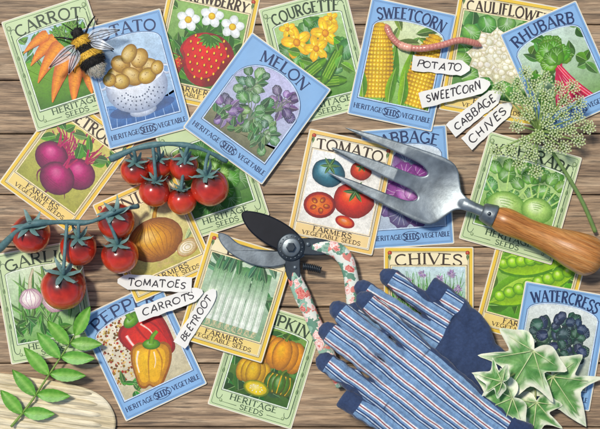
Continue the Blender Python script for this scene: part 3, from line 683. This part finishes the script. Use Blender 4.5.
# ------------------------------------------------------------ tomatoes on the vine
def rotz(d): return Vector(d).to_track_quat('Z','Y').to_euler()
def tomato(parent,org,x,y,r,d,lift=0):
    zt=top_at(x,y)+lift; loc=W(x,y,zt+r*.93)-org
    g=G(); nu,nv=36,24; hue=rnd(-8,8); p0=rnd(0,6)
    for j in range(nv+1):
        ph=math.pi*j/nv
        for i in range(nu):
            th=2*math.pi*i/nu; q=1-.035*abs(math.sin(2.5*th))*math.sin(ph)
            zz=math.cos(ph)*.92-.16*math.exp(-(ph/.36)**2)
            p=(r*q*math.sin(ph)*math.cos(th),r*q*math.sin(ph)*math.sin(th),r*zz); g.v.append(p)
            m_=mnoise.noise(Vector(p)*.16+Vector((p0*9,0,0)))*.5+mnoise.noise(Vector(p)*.4+Vector((0,p0*7,0)))*.25
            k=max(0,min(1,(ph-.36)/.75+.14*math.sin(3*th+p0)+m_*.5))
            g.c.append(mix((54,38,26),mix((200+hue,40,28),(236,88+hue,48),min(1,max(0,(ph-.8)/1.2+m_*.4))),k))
    for j in range(nv):
        for i in range(nu): o=j*nu; g.f.append((o+i,o+nu+i,o+nu+(i+1)%nu,o+(i+1)%nu))
    t=g.build('tomato',M_tom,parent,True,loc=loc,rot=rotz(d))
    g=G()
    for k in range(6):
        a=k*60+rnd(-12,12); L=r*rnd(.75,1.0); b=len(g.v); n=6
        for i in range(n+1):
            s=i/n; w=r*.12*math.sin(math.pi*min(1,s*.85+.15))**.8+.15; rad=L*s
            zz=r*(.80+.16*s-.35*s*s)+r*.28*s**3*2*rnd(.6,1)
            px,py=rad*cs(a+14*s),rad*sn(a+14*s); nx,ny=-sn(a),cs(a)
            for q,dz in ((-1,-.3),(0,.3),(1,-.3)): g.v.append((px+nx*w*q,py+ny*w*q,zz+dz)); g.c.append(mix((74,114,110),(132,162,154),s))
        for i in range(n):
            o=b+3*i; g.f+=[(o,o+1,o+4,o+3),(o+1,o+2,o+5,o+4)]
    g.tube([(0,0,r*.74),(0,0,r*.95),(r*.05,0,r*1.15)],[r*.11,r*.09,r*.1],8,(84,120,116))
    g.build('calyx',M_sepal,t,True)
    return loc
def truss(label,org,stem,toms):
    o=W(*org); t=thing('tomato_truss',label,'tomatoes',o,0,'tomato trusses')
    g=G(); st=cr([tuple((W(x,y,z)-o)/S) for x,y,z in stem],6); n=len(st)
    g.tube(st,[3.3-1.3*i/n+.6*math.sin(i*.9) for i in range(n)],9)
    for tm in toms:
        x,y,r,d=tm[:4]; loc=tomato(t,o,*tm); c=loc/S; dv=Vector(d).normalized(); p=c+dv*r*1.1
        q=min(st,key=lambda s:(Vector(s)-p).length); q=Vector(q)
        mid=(p+dv*5+q)/2
        g.tube(cr([tuple(c+dv*r*.78),tuple(p),tuple(mid),tuple(q)],4),1.8,7)
    g.build('stem',M_stem,t,True)
truss('truss of small red tomatoes on the onion and salad packets',(180,180,0),
  [(112,160,22),(140,149,30),(170,145,32),(200,149,30),(228,162,20)],
  [(136,171,15,(.1,.7,.7)),(156,192,16,(.1,.9,.55)),(160,166,13,(.05,.7,.75)),(185,167,15,(.1,.6,.8)),(183,201,15,(0,.95,.4)),(211,188,19.5,(-.2,.8,.6))])
truss('truss of larger red tomatoes hanging over the left edge below the beetroot packet',(75,245,0),
  [(0,250,14),(30,226,36),(60,222,32),(92,222,30),(118,212,40),(140,206,24)],
  [(33,234,20,(.1,.5,.85)),(66,287,23,(.1,.75,.65)),(118,221,19,(0,.5,.85)),(122,255,19,(-.1,.75,.65)),(80,248,18.5,(.1,.7,.7))])

# ------------------------------------------------------------ hand fork
o=W(430,190,9); fk=thing('hand_fork','steel hand fork with varnished wooden handle lying across the cabbage packet','garden fork',o,157)
half=[(-44,5.6),(-36,6.5),(-29,10),(-23,19),(-17,28),(-10,33),(0,34.5),(10,34.2),(40,32),(74,28.6),(99,24.6),(101,23.4),(74,21.6),(40,20.6),(20,19.4),(12,16.6),(9,13),(12,9.6),(20,7.4),(44,6.6),(80,4.2),(107,1)]
hs=cr(half,3); ol=hs+[(p[0],-p[1]) for p in hs[::-1]]
g=G(); g.plate(ol,-2.6,2.6,bev=.8)
g.tube([(-30,0,0),(-38,0,0),(-46,0,0),(-54,0,0),(-62,0,0)],[(7,3),(6.4,5),(5.6,5.4),(5.6,5.6),(6.4,6.4)],16)
fh=g.build('fork_head',M_steel,fk,fuse=.7,it=6)
vs=cos_get(fh.data)
for v in vs:
    x=v.x; z=9.5
    if x>0: z-=6.2*(x/100)**1.3
    else: z+=4.5*min(1,(-x/58))**1.6
    z-=4.6*max(0,1-((v.x-2)/36)**2)*max(0,1-(v.y/31)**2)   # dished palm
    v.z+=z
cos_set(fh.data,vs)
g=G(); g.tube([(-54,0,13.7),(-56,0,13.7),(-66,0,14),(-68,0,14)],[7.6,9.2,11.5,11.2],24); g.build('ferrule',M_steel,fk,True)
g=G(); p=cr([(-67,0,14),(-74,0,14),(-84,0,14.5),(-104,0,15),(-130,0,15),(-152,0,15),(-170,0,15),(-180,0,15),(-184,0,15)],5)
rr=cr([(9.5,),(12.5,),(13.5,),(12,),(14.5,),(19,),(20,),(13,),(2,)],5); g.tube(p,[max(.5,r[0]) for r in rr],28,(150,150,90)); g.build('handle',M_handle,fk,True)
g=G(); g.ball(-61,0,24.4,2,2,1); g.build('rivet',M_dsteel,fk,True)

# ------------------------------------------------------------ secateurs
sx,sy=291,247; o=W(sx,sy,9); sc=thing('secateurs','secateurs with black curved blade and floral print handles above the leek packet','secateurs',o)
def L2(pts): return [(x-sx,sy-y) for x,y in pts]
g=G(); g.plate(L2(cr([(304,250),(300,236),(286,224),(268,215),(250,211),(242,213),(244,222),(252,233),(265,243),(280,251),(294,258),(304,250)],4)[:-1]),3,6,bev=1.4); g.build('cutting_blade',M_black,sc)
g=G(); g.plate(L2(cr([(304,246),(286,250),(268,250),(252,248),(238,243),(228,235),(219,233),(220,241),(228,251),(240,259),(254,265),(270,267),(286,264),(304,256),(304,246)],4)[:-1]),0,2.6,bev=1.0); g.build('hook_blade',M_steel,sc)
g=G(); g.tube([(0,0,2),(0,0,7.4),(0,0,8)],[14,14,12.6],30); g.build('pivot_plate',M_dsteel,sc,True)
g=G(); g.tube([(0,0,7),(0,0,9.4),(0,0,10)],[9.4,9.4,8],30); g.build('pivot_disc',M_steel,sc,True)
g=G()
for k in range(16): g.tube([(11.2*cs(k*22.5),11.2*sn(k*22.5),7.4),(11.2*cs(k*22.5),11.2*sn(k*22.5),8.8)],[.9,.7],6)
g.build('pivot_teeth',M_steel,sc,True)
g=G(); g.tube([(0,0,9),(0,0,12.4),(0,0,12.8)],[5,5,3.8],6); g.build('pivot_bolt',M_dsteel,sc)
g=G(); g.plate(L2(cr([(300,238),(316,238),(330,241),(335,248),(326,254),(312,255),(300,254)],3)),4,7.4,bev=.8); g.plate(L2(cr([(300,252),(300,264),(300,276),(295,282),(288,278),(285,266),(288,252)],3)),2.8,6.6,bev=.8); g.build('tang',M_dsteel,sc)
g=G(); g.tube([(17,3,7),(17,3,9.2)],[2.6,2],12); g.tube([(4,-20,6),(4,-20,8)],[2,1.6],12); g.build('rivet',M_steel,sc,True)
def hnd(pts,z,prof):
    g=G(); q=cr([(x-sx,sy-y,zz) for (x,y),zz in zip(pts,z)],7); w=cr([(a,) for a in prof],7); n=len(q)
    g.tube(q,[(max(1,a[0]),max(1,a[0]*.6)) for i,a in enumerate(w)],18); return g
hnd([(312,247),(324,247),(336,250),(345,259),(350,274),(353,294),(354,318)],[5,5.5,6,6,6,5,4],[4.5,6.6,8,8.2,7.4,7.8,6.5]).build('upper_handle',M_floral,sc,True)
hnd([(293,264),(295,278),(302,295),(311,315),(321,338),(331,362),(341,386)],[3,3,3,3,2.5,2,1],[4.5,7,8.2,7.2,8.2,7.4,4.8]).build('lower_handle',M_floral,sc,True)
g=G(); hp=[]
for i in range(80):
    t=i/79; a=i*.8; ct=Vector((303+18*t-sx,sy-(266+2*t+2*t*t),5)); hp.append((ct.x+.4*math.cos(a),ct.y+3.2*math.cos(a),5+3.2*math.sin(a)))
g.tube(hp,.65,6); g.build('spring',M_dsteel,sc,True)

# ------------------------------------------------------------ gloves
def glove(label,x,y,z,ang,sc,fl,thumb,seed,wrist,palm,fs=1,fr=1):
    t=thing('gardening_glove',label,'glove',W(x,y,z),ang,'pair of gardening gloves')
    def q(*a): return tuple(v*sc for v in a)
    g=G(); wr=wrist
    g.tube([q(wr-4,0,0),q(wr,0,0),q(wr*.5,0,0),q(6,0,0),q(26,0,0),q(32,0,0),q(36,0,0)],[(33*sc,8*sc),(36*sc,11*sc),(37*sc,13*sc),(40*sc,14*sc),(40*sc,12*sc),(36*sc,9.5*sc),(32*sc,5*sc)],28)
    tips=[]
    for yy,L,sp,zz in ((31.5,60*fs,fl[0],-1),(10.8,77*fs,fl[1],4),(-10.4,81*fs,fl[2],2),(-31.5,66*fs,fl[3],-2)):
        p=cr([q(18,yy*.92,0),q(42,yy+sp*.25,1+zz*.5),q(34+L*.5,yy+sp*.8,3.5+zz),q(34+L*.8,yy+sp*1.25,1+zz*.5),q(34+L*.93,yy+sp*1.42,-.5),q(34+L,yy+sp*1.5,-1),q(38+L,yy+sp*1.55,-1.5)],5); n=len(p)
        w=cr([(11,10.5),(10.4,11),(10.7*fr,11.4),(11*fr,11.2),(10*fr,10),(8.2*fr,8.4),(3,3)],5)
        tips.append((Vector(p[-1]),sc*16.5))
        g.tube(p,[((a+.35*math.cos(i*1.5))*sc,(b+.35*math.cos(i*1.5))*sc) for i,(a,b) in enumerate(w)],18)
    s=thumb
    p=cr([q(-36,s*22,0),q(-14,s*40,0),q(10,s*47,1),q(34,s*51,0),q(48,s*52,-1),q(54,s*52,-2)],5); n=len(p)
    g.tube(p,[((11.8-1.6*i/n-(5 if i==n-1 else 0))*sc,(10-1.5*i/n-(3 if i==n-1 else 0))*sc) for i in range(n)],16)
    tips.append((Vector(p[-1]),sc*20))
    gb=g.build('glove_body',M_glove,t,fuse=.95,it=4)
    me=gb.data; nv=len(me.vertices); nf=[0.0]*(3*nv); me.vertices.foreach_get('normal',nf)
    vs=cos_get(me); cols=[]
    for i,c in enumerate(vs):
        k=(5.6-c.z)/1.6+.5
        for tp,r in tips: k=max(k,(r-(c-tp).length)/2+.5)
        if palm: k=max(k,(palm*sc-c.x+2.5*mnoise.noise(c*.08))/2+.5)
        k=max(0,min(1,k)); cols.append((k,k,k,1))
        d=1.5*mnoise.noise(c*.05+Vector((seed,0,0)))+1.0*mnoise.noise(Vector((c.x*.14,c.y*.05,c.z*.05+seed)))+.35*mnoise.noise(c*.18)
        if palm: d+=.9*math.sin((c.x+c.y*.5)*.33)*max(0,1-abs(c.x-10)/40)
        vs[i]=c+Vector(nf[3*i:3*i+3])*d
    cos_set(me,vs); cols_set(me,cols)
    g=G(); nn=40; off=wr+58
    prof=[(-54,32.8,9.6),(-57,36.4,12.4),(-60,36.2,12.2),(-66,37.5,12.8),(-72,39,13.4),(-75,40,13.8),(-78,39.5,13.4),(-77,36,11),(-62,33,9)]
    for j,(xx,ra,rb) in enumerate(prof):
        for i in range(nn):
            aa=6.2832*i/nn; w=1+.018*math.sin(5*aa+xx*.1)
            g.v.append(q(xx+off+1.5*math.sin(2*aa),ra*w*math.cos(aa),rb*w*math.sin(aa))); g.c.append((40,60,96))
    for j in range(len(prof)-1):
        for i in range(nn): o=j*nn; g.f.append((o+i,o+(i+1)%nn,o+nn+(i+1)%nn,o+nn+i))
    g.build('cuff',M_navy,t,True)
glove('gardening glove lying underneath with plain navy palm, nearer the chives packet',446,354,19,148,.95,(4,1,-1,-4),-1,3.1,-58,16,1.0,.97)
glove('striped cotton gardening glove on top, reaching down to the bottom edge',417,385,41,142,1.0,(3,0,-1,-3),1,9.7,-90,0,1,.99)

# ------------------------------------------------------------ paper labels
def paper_label(txt,x,y,ang,L,h,lift,point,label):
    pts=[(x+L*u*cs(ang),y-L*u*sn(ang)) for u in (-.5,-.25,0,.25,.5)]
    z=top_of(pts)+.3+lift; t=thing('paper_label',label,'paper label',W(x,y,z),ang,'handwritten paper labels')
    def zf(u): return 1.6*(2*u/L)**2
    n=14; g=G(); b=0
    up=[];lo=[]
    for i in range(n+1):
        u=-L/2+L*i/n; k=1
        tip=L/2-point*u
        if tip<h*.55: k=.25+.75*tip/(h*.55)
        up.append((u,h/2*k+rnd(-.5,.5))); lo.append((u,-h/2*k+rnd(-.5,.5)))
    for zo in (0,.35):
        for (u,a),(_,c) in zip(up,lo): g.v+= [(u,a,zf(u)+zo),(u,c,zf(u)+zo)]; g.c+=[(240,236,222)]*2
    m=2*(n+1)
    for i in range(n):
        o=2*i; g.f+=[(o+2,o+3,o+1,o),(m+o,m+o+1,m+o+3,m+o+2),(o,o+2,m+o+2,m+o)[::-1],(o+1,o+3,m+o+3,m+o+1)]
    g.f+=[(0,1,m+1,m),(2*n,2*n+1,m+2*n+1,m+2*n)]
    g.build('paper_strip',M_white,t)
    g=G(0,.001); text(g,txt,-point*2,-h*.24,h*.48,(44,44,52),L*.78,None,False,1.2,.14,.1)
    g.v=[(a,c,zf(a)+.42+q) for a,c,q in g.v]; g.build('handwriting',M_ink,t)
paper_label('CABBAGE',476,111,38,64,16,0,1,'white paper label reading CABBAGE, slanting over the cauliflower packet')
paper_label('CHIVES',489,124,42,60,16,.6,1,'white paper label reading CHIVES, lowest of the slanting pair')
paper_label('SWEETCORN',455,92,14,72,16,2.2,1,'white paper label reading SWEETCORN, crossing the cauliflower packet')
paper_label('POTATO',441,66,-6,58,15,1.2,1,'white paper label reading POTATO, just under the pink worm')
paper_label('BEETROOT',197,317,58,66,14,0,1,'white paper label reading BEETROOT, standing steeply beside the leek packet')
paper_label('CARROTS',170,303,20,70,15,1.6,1,'white paper label reading CARROTS, below the TOMATOES label')
paper_label('TOMATOES',155,283,-3,74,15,3.4,-1,'white paper label reading TOMATOES, topmost of the three by the onion')

# ------------------------------------------------------------ worm
o=W(430,44,0)
path=cr([(386,24),(391,36),(402,46),(420,49),(440,46),(458,41),(474,43),(482,46)],16); n=len(path)
g=G(); pts=[];rad=[];cl=[]
for i,(x,y) in enumerate(path):
    s=i/(n-1); r=3.4*min(1,(s/.06+.15),((1-s)/.12+.15))*(1+.06*math.sin(i*2.2)); 
    if .26<s<.36: r*=1.18
    zt=max(top_at(x,y),6.6 if 415<x<470 else 0)
    pts.append(((x-430),(44-y),zt+r*.95)); rad.append(r); cl.append((236,172,146) if .26<s<.36 else mix((224,152,130),(198,116,102),.5+.5*math.sin(i*2.2)))
zz=[p[2] for p in pts]; zz=[sum(zz[max(0,i-9):i+10])/len(zz[max(0,i-9):i+10]) for i in range(n)]
pts=[(p[0],p[1],z+.4) for p,z in zip(pts,zz)]
g.tube(pts,rad,12,cl); wo=g.build('earthworm',M_worm,None,True,loc=o); wo['label']='pink earthworm curled across the top of the sweetcorn packet'; wo['category']='worm'

# ------------------------------------------------------------ bumblebee
zb=top_at(88,55); be=thing('bumblebee','fuzzy black and yellow bumblebee sitting on the corner of the potato packet','bee',W(87,50,zb),118)
g=G(); g.ball(15,0,8,4.6,5,4.2); g.ball(6,0,10,8,8,7.4); g.ball(-9,0,9.5,14,10.5,9); g.ball(-20,0,8,5,5,4.6)
def band(x):
    if x>10.5: return (34,30,26)
    if x>3.5: return (240,190,62)
    if x>-3: return (34,30,26)
    if x>-9: return (244,196,70)
    if x>-17: return (32,28,24)
    return (234,224,200)
bd=g.build('body',M_fur,be,fuse=.8,it=4)
fur=G(); vs=cos_get(bd.data); nf=[0.0]*(3*len(vs)); bd.data.vertices.foreach_get('normal',nf)
cols_set(bd.data,[lin(band(v.x)) for v in vs])
for i in random.choices(range(len(vs)),k=3200):
    v=vs[i]; nn=(Vector(nf[3*i:3*i+3])+Vector((-.7,rnd(-.4,.4),rnd(-.3,.4)))).normalized(); s=nn.cross(Vector((rnd(-1,1),rnd(-1,1),1))).normalized()*.2; L=rnd(1.6,3.6)
    if v.x>13: L*=.4
    b=len(fur.v); fur.v+=[tuple(v+s),tuple(v-s),tuple(v+nn*L)]; c=jit(band(v.x+rnd(-.9,.9)),18); fur.c+=[mix(c,(20,16,14),.25)]*2+[c]; fur.f.append((b,b+1,b+2))
fur.build('fur',M_fur,be)
for s in (-1,1):
    for (x0,a,L,w) in ((6,s*104,29,12),(2,s*134,22,10)):
        g=G(); n=10; b=0
        for i in range(n+1):
            t=i/n; hw=w/2*math.sin(math.pi*t**.6*.97+.05); px,py=x0+L*t*cs(a),s*6+L*t*sn(a); nx,ny=-sn(a),cs(a); z=15+3*math.sin(t*2.4)
            g.v+=[(px+nx*hw,py+ny*hw,z),(px-nx*hw*.7,py-ny*hw*.7,z+.3)]; g.c+=[(210,216,220)]*2
        for i in range(n): g.f.append((2*i,2*i+1,2*i+3,2*i+2))
        wg=g.build('wing',M_wing,be,True)
        h=G()
        for k in (.55,0,-.4): h.tube([(x0+L*t*cs(a)-sn(a)*w*.5*k*math.sin(math.pi*t**.6),s*6+L*t*sn(a)+cs(a)*w*.5*k*math.sin(math.pi*t**.6),15.5+3*math.sin(t*2.4)) for t in (0,.2,.4,.6,.8,.95)],.22,5)
        h.build('wing_vein',M_black,wg)
    for x0,a in ((11,s*50),(6,s*85),(1,s*125)):
        g=G(); g.tube(cr([(x0,s*5,7),(x0+7*cs(a),s*5+7*sn(a),8),(x0+13*cs(a),s*5+13*sn(a),3),(x0+18*cs(a*1.05),s*5+18*sn(a*1.05),.6)],4),[1.0,1,1,.9,.9,.9,.8,.8,.7,.6,.6,.5,.4],7); g.build('leg',M_black,be,True)
    g=G(); g.tube(cr([(18,s*2,9),(22,s*4,11),(27,s*7,10)],4),.45,6); g.build('antenna',M_black,be,True)
    g=G(); g.ball(16.5,s*3.8,8.8,2,1.5,2.2); g.build('eye',M_black,be,True)
be.scale=(1.2,1.2,1.2)

# ------------------------------------------------------------ umbel flower
o=W(534,128,0); um=thing('umbel_flower','greenish white umbel seed head on a thin stem over the kohlrabi packet','flower',o)
g=G(); g.tube(cr([(61,-104,8),(45,-70,14),(22,-33,18),(2,-4,20)],8),[2.2-.5*i/24 for i in range(25)],9); g.build('stem',mat('umbel_stem',(118,150,78),rough=.6,amt=.25),um,True)
M_ray=mat('umbel_ray',(142,170,92),rough=.6)
ends=[(57*math.sqrt((i+1.2)/42)*cs(i*137.5)-1,51*math.sqrt((i+1.2)/42)*sn(i*137.5)+4,20+12*(1-(i+1.2)/42)) for i in range(41)]
ends=[e for e in ends if not (e[0]>6 and e[1]<-22) and not (e[0]<-26 and -12<e[1]<26)]
for ex,ey,ez in ends:
    g=G(); g.tube(cr([(2,-4,20),(ex*.5+1,ey*.5-2,20+(ez-20)*.7+2),(ex,ey,ez)],5),[.9]*9+[.7]*2,6); g.build('ray',M_ray,um,True)
    g=G(); 
    for k in range(28):
        a=k*137.5; q=math.sqrt((k+.5)/28); fx,fy,fz=ex+7.6*q*cs(a),ey+7.6*q*sn(a),ez+4.5*(1-q*q*.6)+rnd(-.5,.5)
        g.tube([(ex,ey,ez),(fx,fy,fz)],.24,4,(140,168,92))
        for p in range(5):
            b=p*72+rnd(0,40); c=jit(random.choice([(242,242,214),(222,230,178),(190,206,130),(206,218,150)]),10); m=len(g.v)
            g.v+=[(fx,fy,fz),(fx+.65*cs(b-38),fy+.65*sn(b-38),fz+.3),(fx+1.35*cs(b),fy+1.35*sn(b),fz+.35),(fx+.65*cs(b+38),fy+.65*sn(b+38),fz+.3)]; g.c+=[mix(c,(160,184,100),.5),c,c,c]; g.f.append((m,m+1,m+2,m+3))
    g.build('flower_cluster',M_floret,um)

# ------------------------------------------------------------ ivy
iv=thing('ivy_sprig','variegated ivy sprig with cream edged leaves between the gloves and the watercress packet','ivy',W(530,372,3))
HALF=[(0,-.02),(.10,-.16),(.26,-.22),(.46,-.12),(.68,.0),(.50,.13),(.36,.24),(.54,.38),(.76,.58),(.48,.54),(.27,.56),(.18,.78),(.09,1.0),(0,1.18)]
def ivy_leaf(x,y,z,a,L,tilt):
    half=cr(HALF,3); out=half+[(-p[0],p[1]) for p in half[::-1][1:-1]]
    g=G(); n=len(out); c0=(0,.3); rings=[0,.25,.45,.62,.76,.88,1]
    g.v.append((c0[0]*L,c0[1]*L,3)); g.c.append((96,150,78))
    ph=rnd(0,9)
    for r in rings[1:]:
        for i,p in enumerate(out):
            wob=rnd(-.03,.03) if r<.95 else 0
            px,py=c0[0]+(p[0]-c0[0])*(r+wob),c0[1]+(p[1]-c0[1])*(r+wob)
            an=math.atan2(p[1]-c0[1],p[0]); vein=math.cos(an*5+1.5)
            z_=3+1.3*vein*r*(1-r*.3)-4.2*r*r*(p[0]**2+(p[1]-.3)**2)+rnd(-.12,.12)
            g.v.append((px*L,py*L,z_))
            v_=mnoise.noise(Vector((px*5+ph,py*5,0)))+.5*mnoise.noise(Vector((px*12+ph,py*12,3)))
            t_=min(1,max(0,(r-.6+v_*.45)*3)); g.c.append(jit(mix(mix((78,134,66),(142,184,110),max(0,min(1,.5+v_*.9))),(242,242,212),t_ if r<1 else max(.92,t_)),6))
    for i in range(n): g.f.append((0,1+i,1+(i+1)%n))
    for k in range(5):
        for i in range(n): o=1+k*n; g.f.append((o+i,o+n+i,o+n+(i+1)%n,o+(i+1)%n))
    lf=g.build('leaf',M_leaf,iv,True,loc=W(x,y,z)-W(530,372,0),rot=(R(tilt),R(rnd(-8,8)),R(a-90)))
    g=G()
    for tx,ty in ((0,.95),(.5,.03),(-.5,.03),(.52,.48),(-.52,.48)):
        g.tube([(tx*L*t,(.02+(ty-.02)*t)*L,3.8-4*t*t*(tx*tx+(ty-.3)**2)+.3) for t in (0,.25,.5,.75,.95)],[.7,.6,.5,.35,.2],5,(206,220,160))
    g.build('vein',M_leaf,lf,True)
IV=[(530,348,24,238,58,6),(550,374,12,304,54,-4),(508,394,36,202,46,8),(534,400,14,262,40,6),(496,376,52,165,26,0)]
for i in IV: ivy_leaf(*i)
g=G(); g.tube(cr([(-20,36,14),(0,24,14),(14,4,11),(14,-16,10),(8,-36,10)],6),1.5,8,(120,92,70))
for x,y,z,*_ in IV: g.tube(cr([(x-530,372-y,z+1),((x-530)*.7+1,(372-y)*.7+3,z*.6+6),((x-530)*.4+3,(372-y)*.4+4,11)],4),.9,6,(150,160,100))
g.build('stem',M_leaf,iv,True)

# ------------------------------------------------------------ pale ribbed board and rowan leaf
bo=thing('wooden_board','pale cream ribbed wooden board with rounded end in the bottom left corner','board',W(40,415,top_of([(30,362),(80,370),(100,380)])+.2),-8)
g=G(); ol=[(-120,-60),(-120,34),(-30,36),(30,34),(56,28),(70,16),(76,0),(72,-24),(60,-60)]
g.plate(ol[:2]+cr(ol[2:],4),0,5,(140,140,140),bev=1.4); g.build('plank',M_pale,bo)
g=G()
for k in range(9):
    yy=28-k*10; xe=64-(abs(k-3)**1.7)*2.2
    g.tube([(-112,yy,4.8),(-40,yy+.4,4.9),(xe-12,yy,4.8),(xe,yy,4.2)],[(3.6,2.2),(3.8,2.3),(3.4,2),(1.2,.6)],12,(170,120,90))
g.build('rib',M_pale,bo,True)
zr=10; rw=thing('rowan_leaf','bright green compound leaf with paired leaflets resting on the pale board','leaf',W(52,374,zr))
rach=cr([(-40,-52,.8),(-22,-30,1.6),(-2,0,2.6),(14,24,3),(24,40,2)],6)
g=G(); g.tube(rach,[1.4-.8*i/len(rach) for i in range(len(rach))],8,(130,160,76)); g.build('stem',M_leaf,rw,True)
def leaflet(x,y,z,a,L,w):
    g=G(); n=14; base=jit((102,164,64),8)
    for i in range(n+1):
        t=i/n; hw=w/2*math.sin(math.pi*t**.85)**.8*(1+(.03 if i%2 else -.02)) if 0<i<n else .1
        for q in (-1,-.5,0,.5,1):
            g.v.append((L*t,hw*q,1.6*abs(q)+1.5*math.sin(t*3)-.4*(q in(-.5,.5))*(i%2))); g.c.append(mix(base,(178,216,118),.6 if q==0 else (.16 if i%2 else 0)))
    for i in range(n):
        for k in range(4): o=5*i+k; g.f.append((o,o+5,o+6,o+1))
    g.build('leaflet',M_leaf,rw,True,loc=Vector((x,y,z))*S,rot=(rnd(-.1,.1),rnd(-.12,.02),R(a)))
for k,i in enumerate((4,8,12,16,20)):
    x,y,z=rach[i]; L=37-abs(k-2)*2.5
    leaflet(x,y,z,60+72,L,13.5); leaflet(x+1,y+1,z,60-62,L,13.5)
leaflet(24,39,2,62,34,13.5)

# ------------------------------------------------------------ light, world, camera
d=Vector((.36,-.38,-1)).normalized()
sl=bpy.data.lights.new('sun','SUN'); sl.energy=2.8; sl.angle=R(8); sl.color=(1,.95,.87)
so=bpy.data.objects.new('sun',sl); C.objects.link(so); so.rotation_euler=d.to_track_quat('-Z','Y').to_euler(); so.location=(-1,1,2)
w=bpy.data.worlds.new('World'); bpy.context.scene.world=w; w.use_nodes=True; nt=w.node_tree
sk=nt.nodes.new('ShaderNodeTexSky'); sk.sky_type='NISHITA'; sk.sun_disc=False; sk.sun_elevation=math.asin(-d.z); sk.sun_rotation=math.atan2(-d.x,-d.y)
bg=nt.nodes['Background']; bg.inputs[1].default_value=.11; nt.links.new(sk.outputs[0],bg.inputs[0])
cam=bpy.data.cameras.new('camera'); cam.sensor_width=36; cam.lens=36*1.594/.6; cam.clip_start=.05; cam.clip_end=50
co=bpy.data.objects.new('camera',cam); C.objects.link(co); co.location=(0,0,1.6)
sc_=bpy.context.scene; sc_.camera=co; sc_.view_settings.view_transform='Standard'; sc_.view_settings.look='None'; sc_.view_settings.exposure=0
